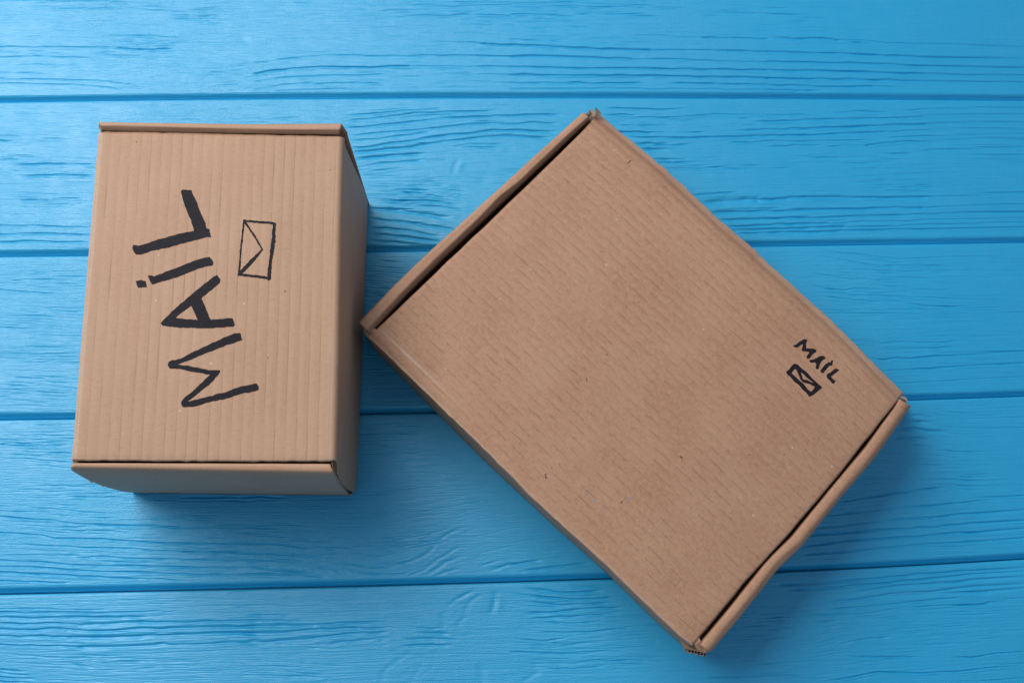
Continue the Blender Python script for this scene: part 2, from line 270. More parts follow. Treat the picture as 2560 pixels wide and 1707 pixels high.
# grain lines: tile, width (photo px), depth (mm), points
GR = """
A 1.3 .30 0,430 460,430 700,432 870,436 1080,446
A 1.9 .55 1080,446 1370,454 1600,455
A 1.3 .30 30,519 260,519 440,520 640,524 850,528
A 1.1 .22 920,325 1100,330 1220,324 1440,334 1660,350
A 1.1 .2 1090,400 1300,398 1480,406 1640,400
A 1.2 .25 400,78 650,78 850,82 1080,68
A 1.2 .22 1180,72 1400,94 1650,104 1950,100
A 1.2 .25 0,5 300,6 600,10 900,6 1100,4
A 1.1 .2 130,592 400,595 720,600
A 1.1 .22 0,663 200,664 450,672
A 1.2 .28 0,722 250,728 600,732 860,738 1080,756 1280,790
A 1.2 .28 0,766 240,768 500,774 730,778 960,800 1140,822
A 1.2 .25 1780,170 1850,172 1960,150
A 1.2 .25 1800,205 1900,207 2000,200
B 1.4 .28 0,580 260,545 580,512 720,502 1000,512 1380,516
B 1.7 .42 1400,520 1600,510 1950,508 2352,520
B 2.0 .60 0,680 200,645 340,628 560,618 720,614 1000,620 1280,614 1400,608
B 1.3 .26 1400,608 1700,608 2050,613
B 1.7 .45 2050,613 2352,612
B 1.4 .30 0,748 260,712 560,700 760,692 940,690 1200,688
B 1.3 .26 0,818 260,780 520,770 900,758 1180,762
B 1.3 .26 100,845 330,826 700,820 1150,814
B 1.3 .24 1600,378 1850,386 1950,386 2100,402
B 2.2 .60 2080,402 2200,411 2352,418
B 1.4 .3 1340,148 1550,142 1740,148 1900,134 2352,148
B 1.3 .28 1110,104 1280,94
B 1.2 .22 1700,20 2352,20
B 1.2 .22 1350,50 1600,48 1780,62 2352,42
B 1.2 .25 1700,676 2060,682 2352,688
B 1.1 .18 1900,745 2352,760
C 1.2 .24 0,28 300,30 600,20 800,40 1400,62
C 1.2 .24 0,64 240,62 500,56 740,70 980,62 1300,78
C 1.5 .35 0,134 240,132 420,148 620,152
C 1.4 .32 560,130 840,132 1240,128
C 1.4 .3 1060,152 1200,148 1380,152
C 1.2 .25 0,360 300,380 480,384
C 2.5 .65 0,416 220,425 480,436 640,444 900,452 1250,460
C 1.5 .35 1250,460 1700,462 1900,468
C 2.0 .5 1900,468 2352,478
C 1.2 .22 1060,322 1350,325 1600,340 1780,350
C 1.6 .4 1770,348 2000,352 2352,360
C 2.0 .55 0,520 200,513 560,522 760,530 1100,544
C 1.4 .32 1100,544 1500,548 1900,560 2352,572
C 2.1 .6 0,612 400,622 760,632 1000,628 1350,634 1700,640 2352,646
C 2.1 .6 0,686 360,692 800,698 960,694 1350,700 1700,706 2352,718
C 1.4 .35 0,762 300,762 560,764
C 2.0 .5 560,764 800,766 1050,768 1240,764
C 1.8 .5 1450,766 1700,772 2352,780
C 1.3 .28 0,818 500,818 900,812 1300,818 1800,822 2352,828
D 2.6 .65 40,342 140,352 240,360 400,356 560,362 640,374
D 1.4 .3 640,374 900,376 1120,396 1380,404
D 1.6 .4 700,388 960,402
D 2.2 .55 1420,404 1600,414 1700,422
D 2.4 .6 1730,408 1850,418 2160,430
D 1.3 .25 2160,430 2352,436
D 2.4 .62 0,478 300,486 600,494 700,490 900,506 1200,520 1700,534 2130,540
D 1.3 .3 2130,540 2352,542
D 2.2 .6 0,566 400,576 700,580 900,586 1200,602 1700,616 2352,628
D 2.3 .6 0,648 560,654 900,666 1300,678 1700,690 2352,700
D 2.2 .6 0,718 400,726 800,734 1060,732 1300,742 1700,754 1820,748 2352,762
D 2.0 .55 0,782 400,790 800,798 960,796
D 1.4 .32 960,796 1300,802
D 1.8 .45 0,826 300,832 500,832
D 1.3 .3 0,130 260,135
D 1.3 .3 260,342 400,332
D 1.2 .22 1800,480 1930,482
D 1.1 .2 100,210 430,208
D 1.1 .2 330,80 520,84
E 1.6 .35 0,182 300,158 600,132 900,118
E 1.8 .42 0,234 300,206 640,160 880,150 1060,140 1400,140
E 2.3 .55 0,296 240,280 400,266 700,230 860,212 1060,200 1300,190 1560,182 1800,170 2000,178
E 1.8 .4 60,366 300,344 600,320 820,296
E 2.2 .5 820,296 1060,272 1200,258 1350,252 1540,258 1740,244 1960,262
E 1.8 .4 60,412 300,398 560,360 800,330
E 2.6 .62 60,480 240,470 400,440 640,412 820,376 1000,356 1250,336 1400,316 1600,318 1950,334
E 3.6 .7 60,520 240,508 400,490 640,468 740,444
E 1.8 .5 740,444 960,412 1100,400
E 2.6 .6 1100,398 1300,380 1440,368 1600,370 1900,390
E 3.6 .75 110,580 300,562 460,550 620,538 760,532
E 1.8 .4 160,642 340,620 560,600 740,600
E 1.4 .3 960,460 1180,440 1500,440
E 1.4 .3 1080,478 1200,470 1430,476
E 1.6 .4 470,858 700,864
E 1.6 .4 480,890 600,888 800,910 930,946
E 1.6 .45 430,960 700,962 900,976 1060,1010
E 1.5 .4 560,928 780,940 960,962
E 1.5 .4 640,1004 900,1018 1090,1044
E 4.5 .75 230,1036 480,1046 640,1070 880,1110 980,1124
E 3.0 .6 230,1126 420,1146 620,1166 700,1172
E 3.0 .55 700,1186 860,1204 1060,1244
E 3.4 .65 230,1212 440,1220 640,1248 880,1296
E 3.4 .65 230,1274 500,1290 680,1312 900,1342
E 3.6 .65 230,1328 420,1344 620,1366 820,1390
E 1.4 .3 300,1060 520,1040 700,1050
E 5 .5 1000,700 1030,620 1050,600
F 1.6 .4 60,130 300,132 600,140 900,128
F 2.0 .45 60,196 260,196 400,208
F 1.6 .4 300,222 560,226 700,228
F 1.4 .32 700,228 1000,200 1150,190 1500,196 1900,200 2187,196
F 1.4 .3 140,300 560,308
F 3.0 .6 200,378 340,384 540,388
F 1.6 .4 220,372 540,380 700,376
F 1.6 .4 860,380 1100,376
F 2.2 .55 290,424 440,424 720,434 960,432 1300,424 1560,412
F 2.4 .6 1560,412 1860,406 2187,404
F 2.0 .5 1420,358 1600,352 1900,344 2187,340
F 2.4 .5 1600,270 1800,262 2000,256 2187,250
F 3.4 .6 340,494 560,498 760,498
F 2.0 .45 480,508 740,512 960,498
F 1.5 .35 1300,490 1480,474 1560,480 1860,460 2080,470 2187,470
F 1.6 .35 1690,524 1900,516 2187,510
F 4.0 .7 410,554 560,556 700,560
F 2.6 .5 520,650 660,662 800,668
F 2.0 .5 600,694 820,690 1000,684
F 1.4 .35 1100,676 1220,672
F 1.6 .4 680,748 1000,752 1200,744 1500,754
F 1.4 .3 1760,746 1980,748
F 2.0 .45 940,1030 1200,1004 1440,990
F 6.5 .75 1040,1100 1280,1092 1500,1068 1640,1074
F 4.0 .7 1640,1076 1860,1058 2187,1044
F 4.2 .75 1140,1208 1440,1200 1640,1190 1860,1190 2187,1174
F 1.4 .3 1320,1174 1640,1164 1900,1160
F 2.6 .65 1230,1282 1500,1276 1760,1266 2187,1250
F 2.8 .65 1300,1350 1560,1342 2187,1320
F 3.2 .65 1360,1388 1640,1380 2187,1364
F 2.8 .65 1400,1422 1640,1414 2187,1404
G 2.6 .5 0,250 400,240 1000,228
G 1.8 .45 1000,228 1400,208 1700,196 1860,194 2311,190
G 2.4 .6 0,340 360,328 560,318 860,304 1100,300 1480,286
G 1.6 .4 1480,282 1800,274 2311,272
G 2.2 .55 0,406 260,398 480,388 870,372
G 1.4 .32 870,366 1100,356 1300,350 1480,344 1720,330 2100,332 2311,350
G 1.5 .35 0,472 200,462 520,462 760,444
G 1.8 .4 880,430 1100,420 1300,416 1480,408
G 1.5 .35 1500,420 1840,384 2050,398 2311,400
G 1.8 .4 0,512 230,510
G 1.4 .32 230,530 500,512 690,508
G 2.0 .5 690,508 900,482 1100,470 1220,474
G 1.6 .4 1220,474 1500,456 1700,450 1840,436 2311,438
G 1.8 .45 2100,456 2311,458
G 1.5 .35 870,598 1100,592
G 1.8 .45 1200,574 1420,554 1600,556
G 2.0 .5 1600,544 1760,548 2000,530 2311,528
G 1.6 .4 1680,516 1960,508 2200,510
G 1.5 .4 1780,610 2050,606 2311,612
G 1.2 .3 340,178 600,154 880,176
G 1.4 .35 1060,156 1300,130 1700,128 1880,122 2311,122
G 1.2 .3 80,632 440,638
G 1.2 .3 1400,700 1520,690
G 1.2 .3 1180,940 1400,944
G 1.2 .3 830,976 1340,984
G 1.2 .3 1420,968 1560,970
G 3.6 .6 0,1050 400,1046 900,1050 1300,1044
G 1.8 .45 1300,1044 1700,1030 1950,1010 2311,992
G 1.2 .3 0,1080 300,1074 700,1060
G 3.0 .6 0,1176 500,1166 960,1160 1260,1152
G 1.6 .4 1260,1152 1500,1142 1900,1124 2311,1120
G 2.2 .55 0,1256 500,1244 960,1234 1200,1222 1600,1214 1900,1200 2311,1190
G 3.2 .6 0,1322 300,1312
G 1.4 .35 300,1318 600,1298 1100,1294 1400,1276 1800,1270 2311,1254
G 3.2 .6 0,1366 340,1356 460,1354
G 1.6 .4 460,1354 800,1346 1300,1330 1700,1322 2000,1308 2311,1306
G 3.2 .6 0,1406 240,1402 420,1390
G 1.8 .45 420,1390 700,1386 1100,1376 1500,1368 1900,1360 2311,1354
H 1.4 .25 540,110 900,150 1300,196 1900,168 2352,200
H 1.4 .25 600,160 1100,250 1500,240 2100,290 2352,300
H 1.4 .25 860,270 1300,300 1700,300
H 1.4 .25 560,310 900,360 1300,370
H 2.2 .3 480,400 740,450 900,446 1200,450
H 1.8 .3 660,500 900,540 1300,552 1500,584 1800,600
H 1.4 .25 1800,600 2352,650
H 1.4 .25 760,640 1100,650 1500,656
H 2.2 .25 1100,900 1400,888 1600,900 1760,884 1900,856 2000,850
H 1.6 .25 2000,850 2352,806
H 2.0 .5 1070,1034 1400,1026 1680,1004 1900,998 2100,978 2352,962
H 1.8 .45 1160,1134 1500,1116 1700,1100 2000,1082 2352,1064
H 1.4 .25 1240,1240 1600,1222 2000,1196 2352,1180
H 1.2 .2 1000,930 1500,940 2000,920
H 1.3 .22 600,470 1100,500 1600,520 2200,540
I 3.2 .45 1000,210 1140,220 1240,240
I 4.5 .6 940,266 1100,280 1240,296
I 3.6 .6 880,340 1100,346 1400,384
I 5.0 .6 830,406 1000,426 1230,456
I 2.4 .4 980,490 1140,500 1240,520
I 1.6 .35 1320,540 1600,560 1700,556
I 1.8 .45 1500,762 1740,776
I 1.6 .4 1470,790 1620,794
I 1.6 .4 1420,820 1680,834
I 1.8 .4 1400,870 1700,886
I 2.4 .5 340,1016 640,980 900,944 1140,912 1340,890
I 2.2 .5 220,1148 500,1124 900,1082 1340,1052 1640,1010 1860,976 2091,966
I 2.4 .5 140,1260 500,1230 860,1196 1240,1168
I 3.0 .55 1240,1168 1560,1136 1800,1124 2091,1098
I 2.6 .6 40,1340 400,1312 700,1290 1060,1270 1400,1244 1700,1222 2091,1196
I 2.4 .6 0,1440 200,1420 440,1384 800,1360 1060,1348 1400,1318 1700,1300 2091,1272
I 2.2 .5 0,1516 300,1496 640,1470 900,1444 1200,1416 1600,1396 2091,1360
I 1.2 .2 960,1450 1400,1440 1800,1420
I 1.5 .25 1400,100 2091,160
I 1.5 .25 1300,180 1800,220 2091,262
I 1.3 .2 1300,320 2091,340
J 3.6 .55 560,160 900,154 1200,150
J 3.2 .55 520,240 900,226 1240,200 1600,160 1900,140 2352,118
J 3.2 .55 600,276 900,264 1240,236 1700,192 2000,160 2352,144
J 3.2 .5 1100,290 1400,250 1760,228 2060,200 2352,180
J 3.4 .5 1160,330 1440,300 1700,290 1900,262 2352,232
J 3.6 .5 900,370 1200,340 1500,318 1760,300 2060,290 2352,262
J 2.0 .35 900,420 1300,390 1600,356 1900,330
J 2.6 .45 1800,390 2000,384 2352,330
J 1.6 .25 340,480 800,460 1200,450 1500,400 2352,370
J 2.2 .3 980,690 1050,660 1200,640 1340,620 1400,580
J 1.9 .5 1040,762 1250,770 1600,766
J 1.6 .45 1840,776 2000,766 2160,740 2352,730
J 2.0 .5 880,948 1060,924 1160,904 1270,880 1600,886 1860,876 2060,854 2240,834 2352,816
J 1.6 .35 0,924 300,912 640,902 760,912
J 1.4 .3 1960,950 2352,924
K 2.6 .5 450,285 600,292 740,310 960,316 1200,296
K 2.6 .5 480,340 700,370 900,380 1100,376 1300,360
K 2.6 .5 480,400 760,440 960,430 1300,410
K 2.8 .55 440,520 640,518 960,484 1200,464 1400,460
K 2.6 .5 500,568 700,560 1000,540 1300,520
K 1.8 .4 760,260 1000,264 1240,250
K 1.8 .35 600,600 900,622 1200,590
K 2.0 .4 600,700 900,710 1200,690 1500,650
K 2.2 .4 340,770 640,790 860,760
K 2.2 .4 640,800 860,830 1060,820
K 2.6 .4 320,900 640,912 900,920 1240,900
K 1.6 .35 600,1000 900,1010 1200,980 1500,970
K 1.6 .35 620,1060 900,1060 1240,1040
K 3 .5 140,380 140,440 110,500
K 5 .35 540,1020 560,1100 430,1180
L 3.6 .5 0,458 300,456 480,452 700,452
L 4.4 .55 0,524 260,528 440,516 660,490 860,484 1060,478
L 3.0 .45 1060,478 1280,480 1350,470
L 4.4 .55 0,612 300,600 560,584 760,556 980,532 1200,524 1360,506
L 3.0 .4 800,620 960,600 1240,580
L 2.4 .4 700,440 1060,426 1300,420
L 3.0 .4 1300,556 1340,576 1300,590
L 2.6 .45 1600,470 1760,484 1880,470
L 3.2 .5 1620,516 1760,526 1940,522
L 3.4 .5 1500,574 1740,574 1990,578
L 3.4 .5 1480,640 1740,634 1940,630
L 4.0 .45 2010,200 2080,164 2160,124
L 2.8 .5 1920,270 1990,206
L 3.0 .45 2064,380 2070,310 2110,236 2200,172
L 2.8 .4 2000,460 2010,420 2060,380
L 4 .4 1860,340 1862,450
L 5 .3 1300,960 1320,880 1420,790 1560,700
L 5 .3 1570,960 1600,900 1660,830
L 6 .35 2200,830 2230,880 2240,980
L 3 .35 790,970 820,940
L 2.0 .3 380,860 760,910
L 2.0 .3 380,910 760,930
L 1.8 .3 600,655 760,660
L 2.2 .35 0,406 240,404 600,410
L 1.8 .3 0,354 500,356
L 5 .4 2320,330 2340,220 2350,150
M 2.6 .5 0,330 260,336 540,328 800,332 960,334
M 1.6 .35 960,334 1300,324 1640,320
M 3.2 .5 0,378 300,388 560,376 860,380 1100,378
M 3.0 .5 1100,376 1350,372
M 2.4 .5 0,432 260,440 500,430 640,434 760,444
M 4.2 .5 760,444 1000,440 1160,424 1300,416
M 4.0 .5 1300,420 1500,424 1700,424 2000,412 2352,410
M 3.0 .55 0,488 300,494 500,482 700,494 860,502 1100,496 1240,478
M 4.4 .55 1240,478 1500,484 1800,470 2352,458
M 3.0 .5 0,548 200,556 400,550 640,560
M 4.8 .6 640,562 860,568 1100,558 1400,544 1760,536 2000,524 2200,520 2352,530
M 2.2 .4 0,630 300,640 500,642 740,652
M 3.8 .5 740,654 1000,650 1300,640 1500,622
M 2.4 .4 1500,622 1800,628 2100,606 2352,612
M 1.6 .3 0,300 400,298 700,306 1000,300
M 1.6 .3 570,582 740,584
M 1.8 .3 130,720 400,740 700,750
M 2.2 .4 640,806 860,830
M 2.6 .45 0,858 240,874
M 3.0 .5 0,886 280,918
M 3.0 .5 0,930 330,945
M 3.0 .5 0,970 300,975
M 1.4 .25 0,38 300,50 620,60
M 1.5 .3 700,0 1000,14 1300,20 1700,36
N 1.4 .3 260,828 540,844 700,868 1000,884
N 1.9 .5 0,912 280,934 420,938 620,964 840,980 1060,990 1240,990 1560,1000
N 1.8 .45 0,1050 300,1066 440,1090 540,1098 760,1100 840,1096 1000,1112 1300,1132 1500,1142 1742,1140
N 1.6 .35 180,1148 500,1168 760,1180 960,1184 1200,1198 1500,1214 1742,1216
N 1.4 .3 50,1246 400,1246 700,1250
N 1.9 .5 0,1290 260,1300 540,1320 860,1334 1200,1346 1742,1352
N 2.0 .5 0,1340 300,1350 600,1376 860,1386 1200,1394 1742,1410
N 2.0 .5 0,1396 300,1406 600,1420 900,1438 1200,1450
N 1.3 .3 0,1464 260,1474 600,1486
N 1.6 .35 490,1024 700,1030 1060,1038
N 1.5 .3 500,1000 760,1000
N 1.6 .3 760,914 1020,924
N 1.7 .35 330,640 620,640
N 1.5 .3 280,682 420,680
N 1.5 .3 580,738 800,740 1100,740
N 1.5 .3 0,280 300,300 600,290
N 1.5 .3 400,348 600,356
N 1.3 .25 150,400 400,420 600,440
N 1.3 .25 0,860 300,870
N 1.5 .35 640,1270 900,1256 1200,1280 1500,1276
N 1.4 .3 900,1300 1200,1310
O 2.6 .4 0,210 300,206 600,206 900,210
O 2.2 .35 0,240 300,236 600,240 850,230
O 1.6 .3 0,460 400,466 800,472
O 1.8 .4 0,598 300,598 600,600 900,612 1100,640
O 1.8 .45 0,666 400,670 700,686 900,690 1200,720
O 1.8 .45 0,730 400,738 800,742 1100,780 1300,820
O 1.8 .45 0,800 400,798 600,800 900,830 1200,870
O 1.8 .4 0,858 400,860 700,852 1000,860 1240,884
O 1.4 .3 880,570 1080,574 1300,584
O 1.4 .3 1000,620 1300,630 1480,640
O 1.6 .35 1000,750 1200,790 1380,850
O 1.5 .3 1340,760 1600,800 1800,800
O 1.6 .3 1340,800 1560,850 1800,860 1960,840
O 3.6 .4 1740,796 1900,760 2060,696 2140,620 2190,550 2280,500 2352,480
O 1.6 .3 1760,660 1900,640 2100,600
O 2.6 .35 1900,880 2050,820 2150,740 2352,620
O 4.0 .45 2060,870 2170,800 2240,750 2352,720
O 3.0 .4 2120,880 2250,830 2352,810
O 1.4 .3 1700,600 1900,586 2200,570
O 4 .2 1840,280 1900,340 1920,420 1880,470
K 2.6 .5 0,60 120,20 200,0
K 3.0 .5 100,90 300,40 600,0
K 2.8 .5 400,110 700,70 1100,16
P 2.4 .45 0,92 60,92
P 2.4 .45 60,196 200,192 300,192
P 2.2 .45 90,245 260,240 410,244
P 1.4 .3 170,80 300,84
P 2.0 .4 0,500 200,496 400,502
P 2.2 .45 0,534 200,530 400,536
P 1.6 .35 0,460 180,460 400,470
P 1.4 .3 60,350 250,354
P 1.3 .25 30,700 120,694
P 1.3 .25 0,740 260,760
P 1.3 .25 80,850 240,858
P 1.4 .3 0,1016 340,1018
P 1.2 .25 0,1170 300,1190
P 1.3 .25 0,1410 300,1404
"""
LINES = []
for ln in GR.strip().splitlines():
    p = ln.split(); x0, y0, s = T[p[0]]
    pts = np.array([[float(v) for v in q.split(',')] for q in p[3:]]) * s + [x0, y0]
    LINES.append((pts, float(p[1]), float(p[2])))
# curves that fan out between the ends of box and joints in the hidden / lower right parts are covered by streaks
SAMP = np.concatenate([np.c_[(p[1:] + p[:-1]) / 2, (p[1:, 1] - p[:-1, 1]) / np.where(abs(p[1:, 0] - p[:-1, 0]) < 1, 1e9, p[1:, 0] - p[:-1, 0])] for p, w, d in LINES])
SAMP = SAMP[abs(SAMP[:, 2]) < .6]
def slope_at(x, y):
    d2 = ((SAMP[:, 0] - x) / 2.2) ** 2 + (SAMP[:, 1] - y) ** 2 + 60
    w = 1 / d2 ** 1.5
    return float((w * SAMP[:, 2]).sum() / w.sum())
ENDS = np.array([e for p, w, d in LINES for e in (p[0], p[-1])])
def joined(x, y):
    return bool(((abs(ENDS[:, 0] - x) < 14) & (abs(ENDS[:, 1] - y) < 4)).sum() > 1) or any(abs(x - q) < 5 for q in (640, 1280, 1920))
# regions of finer, denser scratches: centre, radii, amount
CLUST = [(250, 12, 170, 14, 26), (500, 42, 50, 24, 34), (370, 105, 80, 16, 30), (330, 130, 120, 14, 30), (110, 125, 120, 14, 18), (1050, 25, 150, 26, 46),
         (1500, 15, 200, 20, 40), (1330, 55, 180, 20, 25), (1900, 50, 150, 35, 30), (1450, 100, 150, 18, 20), (930, 190, 250, 40, 26), (590, 190, 60, 35, 14),
         (1060, 490, 110, 28, 60), (1010, 470, 60, 14, 20), (960, 430, 80, 20, 16), (1010, 500, 70, 12, 20), (1330, 430, 60, 30, 8), (2250, 430, 110, 50, 40), (2300, 470, 140, 22, 34),
         (2480, 410, 80, 20, 26), (2100, 400, 110, 15, 18), (1760, 410, 140, 16, 28), (1750, 300, 250, 18, 34), (2300, 290, 250, 18, 30), (2420, 690, 200, 35, 45),
         (2200, 690, 200, 45, 60), (2250, 760, 200, 40, 60), (2450, 780, 150, 30, 36), (2300, 860, 200, 25, 30), (2450, 905, 130, 20, 26), (2500, 1060, 100, 60, 40),
         (2350, 1180, 80, 60, 34), (2440, 1205, 50, 22, 26), (2250, 1160, 150, 50, 50), (2150, 1210, 130, 60, 44), (2200, 1300, 300, 60, 46), (2150, 1560, 250, 60, 70),
         (2400, 1560, 160, 60, 46), (2150, 1660, 300, 40, 50), (1950, 1560, 150, 50, 44), (1480, 1650, 150, 25, 44), (1450, 1620, 130, 22, 34), (1500, 1560, 160, 40, 44), (1430, 1500, 120, 25, 40),
         (350, 1660, 150, 20, 36), (700, 1680, 80, 20, 24), (250, 1650, 80, 16, 24), (600, 1600, 160, 20, 20), (140, 1130, 120, 40, 44), (100, 1100, 120, 16, 24),
         (220, 1230, 180, 20, 40), (330, 1240, 120, 12, 26), (160, 1320, 160, 20, 26), (400, 1390, 160, 26, 34), (100, 1270, 110, 20, 16), (550, 1330, 220, 50, 80), (700, 1400, 180, 40, 60),
         (1020, 1350, 70, 25, 40), (950, 1370, 60, 22, 20), (1000, 1130, 60, 12, 22), (950, 700, 60, 60, 60), (980, 1090, 80, 40, 50), (1050, 480, 90, 40, 40), (1100, 1250, 200, 60, 30), (1050, 300, 200, 30, 40), (960, 1070, 70, 20, 24), (60, 345, 60, 20, 16), (150, 420, 90, 14, 18), (60, 400, 50, 12, 12),
         (110, 500, 110, 20, 18), (110, 700, 110, 30, 24), (110, 800, 110, 30, 24), (110, 890, 110, 24, 22), (110, 960, 110, 22, 26), (60, 1000, 100, 20, 20), (300, 1500, 300, 14, 12), (560, 310, 200, 20, 20)]
STREAKS = []
for cx, cy, rx, ry, n in CLUST:
    for _ in range(int(n * 1.25)):
        a = rnd.uniform(0, 6.283); r = math.sqrt(rnd.random())
        STREAKS.append((cx + rx * r * math.cos(a), cy + ry * r * math.sin(a), rnd.uniform(20, 110), rnd.uniform(.8, 1.3), rnd.uniform(.08, .30)))
for _ in range(2200):
    STREAKS.append((rnd.uniform(-60, 2620), rnd.uniform(-150, 1860), rnd.uniform(40, 260), rnd.uniform(.8, 1.3), rnd.uniform(.05, .18)))
BLOBS = [(608, 100, 14, 10, -.5, 30), (1208, 450, 16, 14, -.4, 0), (1150, 415, 8, 12, .35, 0), (1275, 378, 14, 10, -.25, 20), (1243, 1512, 9, 16, .4, 0), (1237, 1508, 5, 12, -.6, 0),
         (1200, 1690, 10, 25, -.35, 0), (1325, 1680, 22, 18, -.3, 0), (760, 1655, 7, 9, -.35, 20), (630, 97, 9, 6, .35, -30)]
# rough paint patches: centre, radii, amplitude (mm), grain size (px)
PATCH = [(500, 170, 50, 60, .05, 5), (480, 200, 40, 30, .09, 5), (1130, 1570, 60, 40, .12, 8), (1000, 1660, 60, 50, .14, 9), (1060, 1680, 30, 50, .14, 9), (1110, 1540, 40, 45, .12, 8),
         (1140, 470, 60, 70, .07, 8), (1150, 500, 50, 40, .08, 8), (970, 1560, 25, 16, .14, 7), (870, 1430, 60, 40, .14, 6), (1000, 1290, 50, 50, .09, 8), (940, 1290, 30, 40, .08, 7), (720, 1340, 300, 60, .06, 5), (820, 1360, 90, 50, .10, 6), (1040, 1370, 70, 40, .06, 6),
         (1500, 1490, 170, 60, .09, 6), (1420, 1660, 60, 30, .09, 5), (550, 1460, 250, 30, .04, 6), (1050, 330, 250, 60, .05, 5), (1350, 60, 120, 30, .06, 6), (1030, 40, 60, 30, .05, 5), (1150, 120, 300, 60, .035, 6), (700, 120, 150, 50, .035, 6), (1400, 130, 80, 25, .06, 6)]

def relief(PX, PY, fine=True):
    """height in metres of the painted grain at photo-plane coordinates"""
    nr, nc = PX.shape
    H = np.zeros((nr, nc))
    H += .00010 * vnoise(PX / 260, PY / 60, 3) + .00006 * vnoise(PX / 90 + PY / 300, PY / 16, 5)
    if fine: H += .00004 * vnoise(PX / 60, PY / 5.0, 8) + .000022 * vnoise(PX / 26, PY / 2.6, 9)
    xrow = PX[nr // 2]; 
    ymin, ymax = PY.min(), PY.max()
    for pts, w, d in (LINES if fine else []):
        x0, x1 = pts[:, 0].min(), pts[:, 0].max(); y0, y1 = pts[:, 1].min(), pts[:, 1].max()
        if y1 < ymin - 10 or y0 > ymax + 10: continue
        steep = (x1 - x0) < 1.3 * (y1 - y0)
        pad = 14
        ci = np.where((xrow > x0 - pad - 12) & (xrow < x1 + pad + 12))[0]
        if not len(ci): continue
        c0, c1 = ci[0], ci[-1] + 1
        cy = PY[:, (c0 + c1) // 2]; span = max(abs(PY[:, c0] - cy).max(), abs(PY[:, c1 - 1] - cy).max())
        ri = np.where((cy > y0 - 5 * w - span - 6) & (cy < y1 + 5 * w + span + 6))[0]
        if not len(ri): continue
        r0, r1 = ri[0], ri[-1] + 1
        px, py = PX[r0:r1, c0:c1], PY[r0:r1, c0:c1]
        if steep:
            best = np.full(px.shape, 1e9)
            for a, b in zip(pts[:-1], pts[1:]):
                ab = b - a; t = np.clip(((px - a[0]) * ab[0] + (py - a[1]) * ab[1]) / (ab @ ab), 0, 1)
                best = np.minimum(best, np.hypot(px - a[0] - t * ab[0], py - a[1] - t * ab[1]))
            H[r0:r1, c0:c1] -= d * .001 * np.exp(-(best / w) ** 2)
            continue
        o = np.argsort(pts[:, 0]); xs, ys = pts[o, 0], pts[o, 1]
        n = max(60, int((x1 - x0) / 4)); sx = np.linspace(x0, x1, n)
        # round off the corners of the traced polyline
        sy = np.interp(sx, xs, ys); kk = max(3, n // 14) | 1
        sp = np.pad(sy, kk, mode='reflect', reflect_type='odd'); sy = np.convolve(sp, np.ones(kk) / kk, 'same')[kk:-kk]
        sd = int(abs(x0 * 7 + y0 * 13)) 
        sy = sy + smooth_rand(n, 9, .7, sd)
        mod = np.clip(1 + smooth_rand(n, 9, .16, sd + 1), .55, 1.4)
        wid = w * .9 * np.clip(1 + smooth_rand(n, 12, .16, sd + 2), .65, 1.5)
        yc = np.interp(px, sx, sy); m = np.interp(px, sx, mod); ww = np.interp(px, sx, wid)
        fl, fr_ = (3 if joined(xs[0], ys[0]) else 30), (3 if joined(xs[-1], ys[-1]) else 30)
        fade = (np.clip((px - x0 + 3) / fl, 0, 1) if x0 >= 12 else 1) * (np.clip((x1 + 3 - px) / fr_, 0, 1) if x1 <= 2548 else 1)
        dy = (py - yc) / ww
        prof = np.where(dy < 0, np.exp(-np.abs(dy) ** 2.6), np.exp(-np.abs(dy * .85) ** 2.0))
        ridge = .16 * np.exp(-((dy - 2.2) / 1.3) ** 2) + .10 * np.exp(-((dy + 2.4) / 1.2) ** 2)
        H[r0:r1, c0:c1] -= d * .0019 * m * fade * (prof - ridge)
    for sx0, sy0, ln_, w, d in (STREAKS if fine else []):
        if sy0 < ymin - 8 or sy0 > ymax + 8: continue
        sl = slope_at(sx0, sy0)
        c0, c1 = np.searchsorted(xrow, [sx0 - ln_ / 2, sx0 + ln_ / 2])
        if c1 - c0 < 2: continue
        col = PY[:, (c0 + c1) // 2]; reach = abs(sl) * ln_ / 2 + 5
        rr = np.where(abs(col - sy0) < reach + 3)[0]
        if not len(rr): continue
        r0, r1 = rr[0], rr[-1] + 1
        px, py = PX[r0:r1, c0:c1], PY[r0:r1, c0:c1]
        t = (px - sx0) / (ln_ / 2)
        H[r0:r1, c0:c1] -= d * .0013 * np.clip(1 - t * t, 0, 1) ** .6 * np.exp(-((py - sy0 - sl * (px - sx0)) / w) ** 2)
    for bx, by, rx, ry, d, ang in (BLOBS if fine else []):
        if by < ymin - 40 or by > ymax + 40: continue
        a = math.radians(ang); ux = (PX - bx) * math.cos(a) + (PY - by) * math.sin(a); uy = -(PX - bx) * math.sin(a) + (PY - by) * math.cos(a)
        H += d * .001 * np.exp(-(ux / rx) ** 2 - (uy / ry) ** 2)
    for bx, by, rx, ry, amp, g in (PATCH if fine else []):
        if by + ry < ymin - 20 or by - ry > ymax + 20: continue
        m = np.exp(-(((PX - bx) / rx) ** 2 + ((PY - by) / ry) ** 2) ** 1.5)
        H += amp * .001 * m * (vnoise(PX / (g * 1.6), PY / g, int(bx)) * 2 + vnoise(PX / (g * .8), PY / (g * .5), int(by)))
    return H

